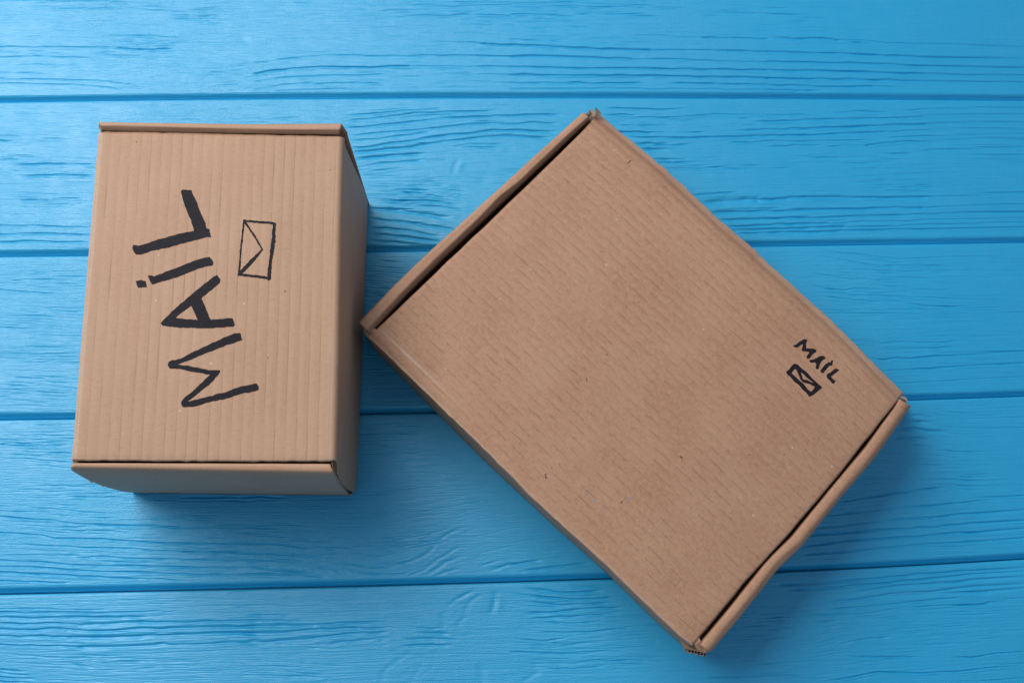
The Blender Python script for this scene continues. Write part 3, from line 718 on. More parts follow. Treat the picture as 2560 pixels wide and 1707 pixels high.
GAPW = .0021
table = bpy.data.objects.new('tabletop', None); C.objects.link(table); table['kind'] = 'structure'
def plank(k, fine):
    """the plank between joint k-1 (above) and joint k (below)"""
    if fine:
        xa, xb = -.455, .405
        xs = np.r_[np.linspace(-XS_EXT, xa, 24)[:-1], np.linspace(xa, xb, 475), np.linspace(xb, XS_EXT, 24)[1:]]
        nr = 392
    else:
        xs = np.linspace(-XS_EXT, XS_EXT, 90); nr = 60
    up, lo = joint_y(k - 1, xs) - GAPW, joint_y(k, xs) - GAPW + .0008
    edge = np.array([0, .0, .0002, .0005, .0010, .0017, .0028, .0045])       # distance in from the edge
    dz = .6 * np.array([-.0085, -.0034, -.0020, -.0012, -.00062, -.00028, -.0001, 0.])
    W = (up - lo).mean()
    edge2 = np.array([0, .0, .0007, .0015, .0024, .0032, .0040, .0052])      # the lower edge is planed off more gently
    dz2 = np.array([-.0085, -.0046, -.0040, -.0033, -.0023, -.0012, -.00035, 0.])
    t = np.r_[edge[:-1] / W, np.linspace(edge[-1] / W, 1 - edge2[-1] / W, nr), 1 - edge2[:-1][::-1] / W]
    z0 = np.r_[dz[:-1], np.zeros(nr), dz2[:-1][::-1]]
    Y = up[None] + (lo - up)[None] * t[:, None]; X = np.broadcast_to(xs, Y.shape)
    PX, PY = proj(np.stack([X, Y, np.zeros_like(X)], -1))
    z = z0[:, None] + relief(PX, PY, fine) * np.clip((1 - abs(z0) / .0004), 0, 1)[:, None]
    z += .00025 * np.sin(X * 3.1 + k * 2) 
    P = np.stack([X, Y, z], -1)
    o = obj_from('plank', P.reshape(-1, 3), grid_faces(*Y.shape), M_PAINT, table)
    return o
for k in range(-1, 6): plank(k, 0 <= k <= 4)
# the painted backing under the joints
def box_mesh(x0, x1, y0, y1, z0, z1):
    v = [(x, y, z) for z in (z0, z1) for y in (y0, y1) for x in (x0, x1)]
    f = [(0, 2, 3, 1), (4, 5, 7, 6), (0, 1, 5, 4), (2, 6, 7, 3), (0, 4, 6, 2), (1, 3, 7, 5)]
    return v, f
v, f = box_mesh(-XS_EXT, XS_EXT, float(joint_y(5, 0)) + .01, float(joint_y(-2, 0)) - .01, -.02, -.0072)
obj_from('backing_board', v, f, M_PAINT, table, smooth=False)

# ------------------------------------------------------------------ generic box pieces
def px_grid(rows):
    """rows: list of (z, [px polyline]) -> P"""
    return None
def coons(U0, U1, V0, V1, nu, nv):
    """px patch: V0/V1 run along u at v=0/1; U0/U1 run along v at u=0/1"""
    u = np.linspace(0, 1, nu); v = np.linspace(0, 1, nv)
    a, b = interp_poly(V0, t=u), interp_poly(V1, t=u); c, d = interp_poly(U0, t=v), interp_poly(U1, t=v)
    uu, vv = u[:, None, None], v[None, :, None]
    S = (1 - vv) * a[:, None] + vv * b[:, None] + (1 - uu) * c[None] + uu * d[None]
    S -= (1 - uu) * (1 - vv) * a[0] + uu * (1 - vv) * a[-1] + (1 - uu) * vv * b[0] + uu * vv * b[-1]
    return S, u, v
def ribbon(name, rows, n, mat, parent, jitter=0, seed=1, thick=.0026, flip=False, uvswap=False, attrs=None):
    """rows: [(z or [z along], px polyline)] swept across; each row is sampled at n points"""
    P = []
    for i, (z, pl) in enumerate(rows):
        q = interp_poly(pl, n)
        zz = np.interp(np.linspace(0, 1, n), np.linspace(0, 1, len(z)), z) if isinstance(z, (list, tuple, np.ndarray)) else np.full(n, z)
        P.append(unproj(q[:, 0], q[:, 1], zz))
    P = np.array(P)
    if jitter:
        P[..., 2] += smooth_rand(n, 8, jitter, seed)[None] * np.linspace(1, .3, len(rows))[:, None]
    return sheet(name, P, mat, parent, thick, flip, attrs=attrs)
def chip(name, pts, z, thick, mat, parent, dz=0):
    """small torn scrap or painted shade piece: px outline at height z (list per point allowed), extruded down by thick"""
    pts = np.array(pts, float); n = len(pts)
    zz = np.array(z if isinstance(z, (list, tuple)) else [z] * n, float)
    top = unproj(pts[:, 0], pts[:, 1], zz); bot = top.copy(); bot[:, 2] -= thick
    bm = bmesh.new()
    a = [bm.verts.new(p) for p in top]; b = [bm.verts.new(p) for p in bot]
    bm.faces.new(a); bm.faces.new(b[::-1])
    for i in range(n): bm.faces.new((a[i], b[i], b[(i + 1) % n], a[(i + 1) % n]))
    bmesh.ops.triangulate(bm, faces=bm.faces[:]); bmesh.ops.recalc_face_normals(bm, faces=bm.faces)
    me = bpy.data.meshes.new(name); bm.to_mesh(me); bm.free(); me.materials.append(mat)
    o = bpy.data.objects.new(name, me); C.objects.link(o); o.parent = parent; o.matrix_parent_inverse = Matrix.Translation(-parent.location); return o
def thing(name, loc):
    o = bpy.data.objects.new(name, None); C.objects.link(o); o.location = loc; o.empty_display_size = .02
    return o
class Surf:
    """looks up the z of a lid from its px position (for ink)"""
    def __init__(s, S, Z): s.S, s.Z = S.reshape(-1, 2), Z.ravel(); s.shape = S.shape[:2]
    def z(s, px, py):
        # inverse-distance on the four nearest columns of the regular lid grid is enough on a gentle surface
        out = np.empty(px.size); P = np.stack([px.ravel(), py.ravel()], -1)
        for i in range(0, len(P), 400):
            d = ((P[i:i + 400, None] - s.S[None]) ** 2).sum(-1)
            idx = np.argpartition(d, 6, 1)[:, :6]; dd = np.take_along_axis(d, idx, 1) + .5
            w = 1 / dd; out[i:i + 400] = (w * s.Z[idx]).sum(1) / w.sum(1)
        return out.reshape(px.shape)

# ------------------------------------------------------------------ hand lettering: ink shapes cut from a fine grid, lying on the lid
def in_poly(px, py, poly):
    inside = np.zeros(px.shape, bool); n = len(poly)
    for i in range(n):
        x0, y0 = poly[i]; x1, y1 = poly[(i + 1) % n]
        if y0 == y1: continue
        c = ((y0 > py) != (y1 > py)) & (px < (x1 - x0) * (py - y0) / (y1 - y0) + x0)
        inside ^= c
    return inside
def stroke_mask(px, py, pts, w):
    m = np.zeros(px.shape, bool); wob = .28 * np.sqrt(max(w)) 
    e = wob * (vnoise(px / 5, py / 5, 17) * 2)
    for (a, wa), (b, wb) in zip(list(zip(pts, w))[:-1], list(zip(pts, w))[1:]):
        a, b = np.array(a, float), np.array(b, float); ab = b - a
        t = np.clip(((px - a[0]) * ab[0] + (py - a[1]) * ab[1]) / (ab @ ab), 0, 1)
        m |= np.hypot(px - a[0] - t * ab[0], py - a[1] - t * ab[1]) < (wa + (wb - wa) * t) / 2 + e
    return m
def ink(name, parent, zf, add, sub=(), step=.9, label=None):
    allp = np.concatenate([np.array(a[1], float) for a in add])
    x0, y0 = allp.min(0) - 10; x1, y1 = allp.max(0) + 10
    gx, gy = np.arange(x0, x1, step), np.arange(y0, y1, step)
    cx, cy = np.meshgrid(gx + step / 2, gy + step / 2, indexing='ij')
    m = np.zeros(cx.shape, bool); ka = 2.0 if step > .7 else .8; ex = vnoise(cx / 9, cy / 9, 4) * ka; ey = vnoise(cx / 9, cy / 9, 6) * ka
    for kind, pts, *w in add:
        m |= in_poly(cx + ex, cy + ey, pts) if kind == 'p' else stroke_mask(cx, cy, pts, [q * 1.12 for q in w[0]])
    if step < .7 and label:                        # the small pen strokes have bled a little
        d = m.copy()
        for a_, b_ in ((1, 0), (0, 1), (1, 1), (1, -1)): d |= np.roll(m, (a_, b_), (0, 1)) | np.roll(m, (-a_, -b_), (0, 1))
        m = d
    for pts in sub: m &= ~in_poly(cx + ex * .6, cy + ey * .6, pts)
    I, J = np.where(m); nx, ny = len(gx), len(gy)
    vid = lambda i, j: i * (ny + 1) + j
    F = np.stack([vid(I, J), vid(I, J + 1), vid(I + 1, J + 1), vid(I + 1, J)], -1)
    used, inv = np.unique(F, return_inverse=True); F = inv.reshape(F.shape)
    vi, vj = used // (ny + 1), used % (ny + 1); px, py = x0 + vi * step, y0 + vj * step
    z = zf(px, py) + .00016
    o = obj_from(name, unproj(px, py, z), F, M_INK, parent)
    if label: o['label'] = label
    return o

# ------------------------------------------------------------------ BOX 1: tall mailer box with the large lettering
H1 = .1384
b1c = unproj(600, 870, 0); box1 = thing('cardboard_box', b1c)
tagit(box1, 'tall cardboard mailing box with large black hand-lettered MAIL and a thin drawn envelope', 'box', 'cardboard mailing boxes')
U0 = [(251, 330), (232, 560), (207, 860), (184, 1151)]; U1 = [(843, 341), (836, 560), (830, 860), (823, 1153)]
V0 = [(251, 330), (400, 331), (560, 335), (700, 338), (843, 341)]; V1 = [(184, 1151), (350, 1152), (500, 1153), (650, 1153.5), (823, 1153)]
S1, u1, v1 = coons(U0, U1, V0, V1, 130, 150)
# ragged cut at the two tuck sides
S1[:, 0, 1] += smooth_rand(130, 4, .5, 3); S1[:, -1, 1] += smooth_rand(130, 4, .5, 4)
uu, vv = u1[:, None], v1[None]
Z1 = H1 + .0006 * np.sin(uu * 3.14) * np.sin(vv * 3.14) + .0002 * vnoise(uu * 5 + 3, vv * 6, 2)
Z1 = Z1 - .0009 * np.exp(-((1 - vv) / .006) ** 1.2) - .0004 * np.exp(-(vv / .004))
Lid1 = unproj(S1[..., 0], S1[..., 1], Z1)
def bend(Pedge, out, r, n=7, drop=0):
    """quarter round from an edge (P[m,3]) outward and down"""
    rows = []
    for a in np.linspace(0, math.pi / 2, n)[1:]:
        rows.append(Pedge + out * (r * math.sin(a)) + np.array([0, 0, -r * (1 - math.cos(a))]))
    return rows
right_out = Lid1[-1] - Lid1[-2]; right_out /= np.linalg.norm(right_out, axis=1)[:, None]; right_out[:, 2] = 0
R1 = .0046
rb = bend(Lid1[-1], right_out, R1); lb = bend(Lid1[0], -right_out, .0015)[::-1]
full = np.concatenate([np.array(lb), Lid1, np.array(rb)])
nu1 = full.shape[0]
uvm = np.zeros((nu1, 150, 2)); uvm[..., 0] = np.r_[0, np.cumsum(np.linalg.norm(np.diff(full.mean(1), axis=0), axis=1))][:, None]
uvm[..., 1] = np.r_[0, np.cumsum(np.linalg.norm(np.diff(full.mean(0), axis=0), axis=1))][None]
wear_highlight = np.zeros((nu1, 150)); wear_highlight[2:8] = .45; wear_highlight[-9:-5] = .12  # left rim's highlight is put into the colour along with the fold wear
wear_highlight[:, -2:] = np.maximum(wear_highlight[:, -2:], .35)
sheet('lid', full, M_K1, box1, .0022, flip=True, uv=uvm, attrs={'wear_highlight': wear_highlight})
# right wall: continues from the fold down to the table
zf = np.array([1, .95, .87, .74, .59, .41, .22, .07, 0.0])
fr_px = [(0, 0), (838, 1171), (843, 1183), (848, 1196), (856, 1209), (868, 1219.5), (880, 1226.5), (889, 1229.5), (895, 1229.5)]   # near edge
bk_px = [(0, 0), (857, 352), (865, 370), (876, 396), (888, 423), (899.5, 449), (911, 475), (919, 496), (923, 509)]      # far edge
top_row = rb[-1]
rows = [top_row]
for i in range(1, len(zf)):
    z = H1 * zf[i] if zf[i] < 1 else H1 - R1
    a = unproj(*bk_px[i], z); b = unproj(*fr_px[i], z); t = np.linspace(0, 1, 150)[:, None]
    row = a + (b - a) * t
    bul = (.0022 * np.sin(t * 3.14) * math.sin(zf[i] * 3.14))
    row = row + right_out * bul
    if i == len(zf) - 1: row[-8:] += right_out[-8:] * np.linspace(0, -.0025, 8)[:, None] ** 1
    if i < 3: row = row * .0 + (top_row * (1 - (i) / 3) + row * (i / 3)) if i < 2 else row
    rows.append(row)
Rw = np.array(rows)
# refine vertically
tt = np.linspace(0, 1, 30); src = np.linspace(0, 1, len(rows)) ; Rw2 = np.stack([[np.interp(tt, src, Rw[:, j, c]) for c in range(3)] for j in range(150)], 0).transpose(2, 0, 1)
Rw2[-4:] += right_out[None] * np.array([0, -.0003, -.0009, -.002])[:, None, None]
uvw = np.zeros(Rw2.shape[:2] + (2,)); uvw[..., 0] = np.linspace(0, H1, 30)[:, None]; uvw[..., 1] = uvm[0, :, 1][None]
sheet('side_wall', Rw2, M_K1W, box1, .0026, flip=True, uv=uvw)
# front wall with its rolled top edge
rowsF = [(H1 - .040, [(212, 1158), (828, 1160)]), (H1 - .010, [(192, 1157), (826, 1160)]), (H1 - .0012, [(187, 1157), (825.5, 1159)]), (H1 - .0001, [(184, 1158.2), (500, 1160.5), (826, 1162.5)]),
         (H1 + .0002, [(181, 1161), (500, 1165), (828, 1168)]), (H1 - .0001, [(178.5, 1165), (500, 1170), (830.5, 1175)]), (H1 - .0010, [(177, 1168), (500, 1174), (832.5, 1180)]),
         (H1 - .0024, [(176.5, 1171), (500, 1177.5), (834, 1183)])]
for z, l, r in ((.958, (181, 1177), (836.5, 1188)), (.868, (201, 1189), (841, 1197)), (.75, (225, 1202), (847, 1207)), (.60, (250, 1211.5), (855, 1218)), (.44, (272, 1219), (861.5, 1226)),
                (.26, (296, 1225.5), (868, 1232)), (.10, (314, 1229.5), (873, 1236)), (0, (331, 1231), (877, 1238.5))):
    rowsF.append((H1 * z if z else .0003, [l, ((l[0] * 2 + r[0]) / 3, (l[1] * 2 + r[1]) / 3 + (.8 if z < .1 else 0)), r]))
ribbon('rolled_wall', rowsF, 120, M_K1W, box1, .00015, 5, flip=False, thick=.0024)
# back wall with its rolled edge standing above the lid
rowsB = [(.0003, [(0, 0), (1, 1)])]
BLb = unproj(331, 1231, 0) + unproj(923, 509, 0) - unproj(895, 1229.5, 0); BRb = unproj(923, 509, 0)
qx, qy = proj(np.array([BLb, BRb])); up = [(250, 306), (862, 312)]
def lerp(a, b, t): return tuple(x + (y - x) * t for x, y in zip(a, b))
rowsB = []
for t in (0, .25, .5, .75, .95):
    z = .0003 + (H1 - .0003) * t
    P = [lerp((qx[i], qy[i]), (up[i][0], up[i][1] + 4), t) for i in (0, 1)]
    rowsB.append((z, P))
rowsB += [(H1 + .0014, [(248, 308), (400, 310), (620, 313.5), (856, 313)]), (H1 + .0028, [(247.5, 305.5), (400, 308), (620, 311), (855, 309.5)]), (H1 + .0035, [(248, 307), (330, 307.5), (400, 310), (620, 313.5), (853.5, 312)]),
          (H1 + .0037, [(249.8, 313), (300, 312.5), (400, 315), (500, 318), (620, 320), (740, 323), (851.5, 322)]), (H1 + .0035, [(250.5, 315.5), (300, 315), (400, 318), (500, 321), (620, 322.5), (740, 325), (851, 325)]),
          (H1 + .0026, [(251.5, 318.5), (400, 321), (620, 326), (850.5, 328)]), (H1 + .0006, [(254, 325), (400, 328), (620, 332.5), (849, 334.5)]), (H1 - .003, [(255.5, 330), (400, 333), (620, 337), (847.5, 340)]), (H1 - .012, [(256, 336), (847, 347)]), (H1 - .05, [(262, 352), (850, 362)])]
ribbon('rolled_wall', rowsB, 120, M_K1W, box1, .0001, 6, thick=.0016, flip=False)
# left wall (faces away from the camera)
LBk = unproj(252, 334, H1); LFr = unproj(184, 1155, H1)
tt = np.linspace(0, 1, 40)[:, None]
rowsL = [(LBk + (LFr - LBk) * tt) + np.array([-.0012, 0, -.0018]), BLb + (unproj(331, 1231, .0) - BLb) * tt + np.array([0.004, 0, .0003])]
sheet('side_wall', np.array(rowsL), M_K1W, box1, .0026, flip=False)
# inner tray seen dark through the slots
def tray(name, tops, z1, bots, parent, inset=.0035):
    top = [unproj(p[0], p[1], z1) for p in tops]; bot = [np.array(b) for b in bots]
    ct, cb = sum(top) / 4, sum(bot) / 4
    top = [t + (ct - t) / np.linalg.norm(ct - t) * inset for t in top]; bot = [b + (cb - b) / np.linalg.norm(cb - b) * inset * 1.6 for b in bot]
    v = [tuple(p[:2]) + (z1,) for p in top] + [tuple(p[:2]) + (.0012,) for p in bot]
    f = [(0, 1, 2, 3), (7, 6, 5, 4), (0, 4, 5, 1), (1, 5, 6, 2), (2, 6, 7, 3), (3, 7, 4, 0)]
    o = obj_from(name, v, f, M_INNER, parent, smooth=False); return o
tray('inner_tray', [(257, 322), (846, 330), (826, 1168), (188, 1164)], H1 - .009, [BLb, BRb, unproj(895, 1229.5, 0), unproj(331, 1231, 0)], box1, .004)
# torn corners
TE1 = simple('torn_board', (.30, .17, .12), .85, 1.4, .3, 900)
chip('torn_or_shade_chip', [(863, 322), (866, 328), (869, 331), (867, 334), (870, 339), (866, 341), (864, 333), (861, 326)], H1 * .93, .0012, TE1, box1)
chip('torn_or_shade_chip', [(246, 318), (250, 309), (253, 318), (255, 328), (251, 327)], H1 + .001, .0030, TE1, box1)
chip('torn_or_shade_chip', [(247, 331), (253, 331), (254, 336), (250, 338), (248, 335)], H1 - .0006, .0018, TE1, box1)
chip('torn_or_shade_chip', [(224, 1200), (230, 1201), (230, 1204), (226, 1206), (223, 1204)], H1 * .64, .002, TE1, box1)
chip('torn_or_shade_chip', [(251, 1212), (258, 1214), (257, 1216.5), (252, 1215)], H1 * .5, .002, TE1, box1)
chip('torn_or_shade_chip', [(872, 1233), (878, 1231), (880, 1235), (877, 1241), (873, 1238)], .012, .003, simple('torn_tip', (.40, .33, .27), .8), box1)
DK = simple('slot_shade_board', (.045, .032, .026), .9, 1.3, .4, 900)  # dark pieces that put the shade of slot and seam into colour
chip('slot_shade', [(829, 1153), (833, 1149), (838, 1151), (841.5, 1162), (841.5, 1176), (838, 1180), (833, 1170)], [H1 + .0004] * 3 + [H1 - .001] * 2 + [H1 - .002, H1 - .0005], .001, DK, box1)
chip('slot_shade', [(838, 1186), (841, 1183), (849, 1196.5), (857, 1209.5), (869.5, 1220.5), (881, 1228), (879, 1234), (873, 1236), (861, 1226), (851, 1213), (844, 1200)],
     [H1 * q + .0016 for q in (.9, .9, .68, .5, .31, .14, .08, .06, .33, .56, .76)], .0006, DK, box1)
# corner tongue of the front wall beside the slot, curling behind the wall end
ribbon('corner_tongue', [(H1 - .003, [(829, 1156), (832, 1168), (837, 1180)]), (H1 - .004, [(835, 1150), (838, 1164), (840, 1178)])], 8, M_K1W, box1, thick=.0012, flip=True)

S1f = Surf(S1[::2, ::2], Z1[::2, ::2])
def z1(pts): return [(160 + x / 2.904, 280 + y / 2.904) for x, y in pts]
def z2(pts): return [(160 + x / 2.904, 760 + y / 2.904) for x, y in pts]
ink('letter', box1, S1f.z, [('p', z1([(848, 580), (856, 568), (890, 565), (915, 568), (928, 580), (970, 665), (978, 700), (1020, 790), (1036, 845), (1052, 850), (1060, 880), (1068, 912), (1045, 905), (900, 945), (760, 985),
    (650, 1005), (560, 1035), (522, 1037), (500, 1000), (496, 985), (500, 968), (520, 965), (545, 970), (690, 925), (760, 905), (850, 882), (946, 862), (925, 800), (895, 720), (880, 690), (862, 630)]))], label='letter L in MAIL')
ink('letter', box1, S1f.z, [('p', z1([(610, 1190), (625, 1185), (650, 1192), (780, 1145), (850, 1120), (930, 1085), (1030, 1055), (1060, 1053), (1083, 1090), (1083, 1108), (1065, 1117), (980, 1135), (860, 1185), (740, 1222), (650, 1250), (635, 1252)])),
    ('p', z1([(521, 1228), (560, 1222), (592, 1227), (599, 1272), (535, 1277)]))], label='letter i in MAIL, its stroke and dot')
ink('letter', box1, S1f.z, [('p', z1([(1108, 1183), (1120, 1195), (1134, 1212), (1130, 1240), (1080, 1285), (998, 1352), (1030, 1425), (1064, 1508), (1200, 1494), (1222, 1496), (1238, 1545), (1225, 1557), (1130, 1566), (1010, 1569), (900, 1568),
    (770, 1560), (715, 1550), (702, 1530), (780, 1450), (860, 1380), (900, 1345), (985, 1275), (1085, 1195)]))], [z1([(925, 1408), (950, 1465), (969, 1508), (930, 1506), (840, 1499), (808, 1492), (870, 1445)])], label='letter A in MAIL')
ink('letter', box1, S1f.z, [('p', z2([(1275, 210), (1285, 215), (1287, 240), (1296, 262), (1275, 270), (1190, 295), (1080, 337), (940, 395), (822, 438), (900, 447), (1050, 479), (1134, 479), (1134, 492), (1080, 562), (1000, 625), (898, 707), (1050, 671),
    (1180, 634), (1290, 597), (1380, 577), (1397, 574), (1413, 597), (1411, 622), (1390, 632), (1290, 650), (1185, 686), (1070, 706), (960, 739), (880, 751), (862, 746), (848, 722), (850, 708), (870, 682), (960, 605), (1062, 513), (940, 492), (850, 471),
    (770, 465), (754, 445), (754, 425), (778, 409), (850, 393), (930, 350), (1050, 295), (1180, 233), (1240, 212)]))], label='letter M in MAIL')
e = z1([(1307, 790), (1527, 812), (1487, 1206), (1270, 1180), (1440, 998), (1315, 800)])
ink('envelope_drawing', box1, S1f.z, [('s', [e[0], z1([(1420, 800)])[0], z1([(1490, 804)])[0], e[1]], [5, 5, 5, 6.5]), ('s', [e[1], z1([(1520, 930)])[0], z1([(1500, 1080)])[0], e[2]], [6, 9.5, 7, 9]),
    ('s', [e[2], z1([(1400, 1194)])[0], e[3]], [6, 6, 6]), ('s', [e[3], z1([(1283, 1000)])[0], e[0]], [4.2, 3.6, 4]), ('s', [e[5], z1([(1385, 905)])[0], e[4]], [5, 4.2, 3.2]), ('s', [e[4], z1([(1370, 1075)])[0], e[3]], [3.5, 9, 7])], label='drawn envelope outline beside MAIL')

# ------------------------------------------------------------------ BOX 2: flat wide mailer box lying askew
H2 = .080
b2c = unproj(1590, 950, 0); box2 = thing('cardboard_box', b2c)
tagit(box2, 'wide flat cardboard mailing box lying askew, tiny MAIL and envelope near its right corner', 'box', 'cardboard mailing boxes')
U0 = [(911, 830), (925, 826), (943, 823), (1075, 696), (1205, 572), (1320, 462), (1434, 350), (1470, 312), (1487, 294), (1497, 287)]
U1 = [(1732, 1611), (1742, 1601), (1749, 1591), (1762, 1576), (1862, 1454), (1963, 1345), (2097, 1186), (2170, 1094), (2248, 996), (2257, 986)]
V0 = [(911, 830), (1061, 974), (1222, 1131), (1240, 1147), (1247, 1158), (1262, 1169), (1330, 1240), (1514, 1407), (1590, 1482), (1664, 1552), (1700, 1586), (1732, 1611)]
V1 = [(1497, 287), (1660, 424), (1807, 561), (1888, 629), (1896, 640), (2002, 736), (2070, 797), (2128, 855), (2200, 928), (2257, 986)]
S2, u2, v2 = coons(U0, U1, V0, V1, 190, 150)
S2[:, 0] += np.stack([smooth_rand(190, 3, .35, 13), -smooth_rand(190, 3, .35, 13)], -1)
S2[:, -1] += np.stack([smooth_rand(190, 4, .4, 14), -smooth_rand(190, 4, .4, 14)], -1)
S2[0, 3:-3] += smooth_rand(144, 9, .35, 15)[:, None]; S2[-1, 3:-3] += smooth_rand(144, 7, .35, 16)[:, None]
uu, vv = u2[:, None], v2[None]
dV = .265                               # metres across v
e1 = (1 - vv) * dV; e0 = vv * dV        # distance from the upper right / lower left fold
Z2 = H2 + .0010 * np.sin(uu * 3.14) * np.sin(vv * 3.14) + .0007 * vnoise(uu * 4 + 1, vv * 4, 21) + .0003 * vnoise(uu * 11, vv * 9, 22)
bw = .0105 + .0015 * vnoise(uu * 6, uu * 0 + 2.2, 5)
Z2 = Z2 - .0042 * np.clip((bw * 1.15 - e1) / bw, 0, 1) ** 1.3 - .0013 * np.clip((.0022 - e1) / .0022, 0, 1)
Z2 = Z2 - .0024 * np.clip((.0105 - e0) / .0105, 0, 1) ** 1.3 * np.exp(-(uu / .30) ** 2) - .0005 * np.exp(-((e0 - .0125) / .0011) ** 2) * np.exp(-(uu / .22) ** 2)
Z2 = Z2 - .0007 * np.exp(-e0 / .0012) - .0008 * np.exp(-(1 - uu) * .37 / .0035) - .0004 * np.exp(-uu * .37 / .0015)
# small dents
for du, dv_, r, a in ((.60, .17, .012, -.0005), (.585, .13, .008, .0004), (.56, .14, .006, -.0004), (.045, .86, .014, -.0006), (.16, .05, .012, -.0007), (.9, .04, .02, -.0004)):
    Z2 = Z2 + a * np.exp(-(((uu - du) * .37 / r) ** 2 + ((vv - dv_) * dV / r) ** 2))
Lid2 = unproj(S2[..., 0], S2[..., 1], Z2)
outLL = Lid2[:, 0] - Lid2[:, 2]; outLL[:, 2] = 0
k7 = np.ones(15) / 15
for c in range(2): outLL[:, c] = np.convolve(np.pad(outLL[:, c], 7, 'edge'), k7, 'valid')
outLL /= np.linalg.norm(outLL, axis=1)[:, None]
outUR = -outLL
ll = bend(Lid2[:, 0], outLL, .0009, 5)[::-1]; ur = bend(Lid2[:, -1], outUR, .0014, 6)
full = np.concatenate([np.array(ll), Lid2.transpose(1, 0, 2), np.array(ur)])       # axis 0 = v, axis 1 = u
nv2 = full.shape[0]
uvm = np.zeros(full.shape[:2] + (2,)); lu = np.r_[0, np.cumsum(np.linalg.norm(np.diff(Lid2.mean(1), axis=0), axis=1))]; lv = np.r_[0, np.cumsum(np.linalg.norm(np.diff(full.mean(1), axis=0), axis=1))]
uvm[..., 0] = lu[None]; uvm[..., 1] = lv[:, None]
wear_highlight = np.zeros(full.shape[:2]); ed = (lv[-1] - lv)[:, None]
wear_highlight += .85 * np.exp(-((ed - .0042) / .0006) ** 2) * np.clip(.7 + .9 * vnoise(lu[None] * 60, ed * 0, 31), 0, 1)
wear_highlight += .30 * np.exp(-((ed - .0016) / .0008) ** 2)
wear_highlight += .75 * np.exp(-((lv[:, None] - .0115) / .0005) ** 2) * np.exp(-((lu[None] - .03) / .03) ** 2)
wear_highlight[4:6] += .25
scuff_shade = .75 * np.clip((.0125 - ed + .003 * vnoise(lu[None] * 45, ed * 60, 33)) / .004, 0, 1) * np.clip((ed - .0045) / .001, 0, 1) * np.clip(1.2 - lu[None] / .30, .15, 1)  # scuffed bend band, with the shade of its tilt painted in
scuff_shade = np.clip(scuff_shade * .85, 0, 1)
lid2 = sheet('lid', full, M_K2, box2, .0024, flip=True, uv=uvm, attrs={'wear_highlight': np.clip(wear_highlight, 0, 1), 'scuff_shade': scuff_shade})
# lower left wall: blue grey strip below the lid edge
bot = interp_poly([(932, 873), (1090, 1034), (1204, 1149), (1377, 1311), (1509, 1429), (1664, 1580), (1712, 1620)], 190)
topp = ll[0] + np.array([0, 0, 0])
Bt = unproj(bot[:, 0], bot[:, 1], .0003)
rows = []
for t in np.linspace(0, 1, 12):
    z = topp[:, 2] * (1 - t) + .0003 * t
    rows.append(np.stack([topp[:, 0] * (1 - t) + Bt[:, 0] * t, topp[:, 1] * (1 - t) + Bt[:, 1] * t, z], -1) - outLL * (.0008 if t > .02 else 0))
sheet('side_wall', np.array(rows), M_K2W, box2, .0026, flip=False)
# upper right wall (faces away)
vec = (Bt - topp); vec[:, 2] = 0
topr = ur[-1]
rows = [topr, np.stack([topr[:, 0], topr[:, 1], np.full(190, .0003)], -1) + outUR * -.004]
sheet('side_wall', np.array(rows), M_K2W, box2, .0026, flip=True)
# upper left rolled wall: stands proud of the lid, dark slot between it and the lid
oUL = [(897, 806), (985, 714), (1079, 624), (1205, 510), (1330, 397), (1400, 333), (1459, 280)]
WOB = lambda seed, a: smooth_rand(60, 7, a, seed)
def off(pl, d, dend=None, ext0=0, ext1=0, wob=None):
    """px polyline moved d px to its right-hand side (towards +x+y for lines going up right)"""
    p = interp_poly(pl, 60); t = np.gradient(p, axis=0); t /= np.linalg.norm(t, axis=1)[:, None]
    nrm = np.stack([-t[:, 1], t[:, 0]], -1); dd = (np.linspace(d, d if dend is None else dend, len(p)) + (0 if wob is None else wob))[:, None]
    q = p + nrm * dd
    q[0] -= t[0] * ext0; q[-1] += t[-1] * ext1
    return [tuple(a) for a in q]
fold_z = lambda z: [z + .0006, z, z - .0003, z + .0004, z, z + .0003]
wU = WOB(51, 1.5) + np.interp(np.linspace(0, 1, 60), [0, .12, .3, .52, .62, .8, 1], [2.5, 3, -1, 1.5, -3, .5, 1.5]); wO = WOB(52, .8)
rowsU = [(.0003, off(oUL, 24, 24)), (H2 * .5, off(oUL, 12)), (H2 - .004, off(oUL, 2)), (H2 + .0008, off(oUL, 0, wob=wO * .5)), (H2 + .0026, off(oUL, .4, wob=wO * .5)), (H2 + .0035, off(oUL, 2.5, wob=wO)), (fold_z(H2 + .0038), off(oUL, 8, 6)),
         (fold_z(H2 + .0040), off(oUL, 21, 14, wob=wU)), (fold_z(H2 + .0037), off(oUL, 24.5, 16, wob=wU)), (H2 + .0029, off(oUL, 27.5, 18, wob=wU)), (H2 + .0010, off(oUL, 32, 20.5, wob=wU * .8)), (H2 - .0015, off(oUL, 37, 23.5, wob=wU * .5)),
         (H2 - .0045, off(oUL, 41, 26)), (H2 - .010, off(oUL, 44, 28, 0, -3)), (H2 - .024, off(oUL, 46, 31, 0, -5)), (.030, off(oUL, 66, 50, 0, -5)), (.010, off(oUL, 80, 70, 0, -5))]
ribbon('rolled_wall', rowsU, 150, M_K2W, box2, .00025, 41, thick=.0015, flip=False)
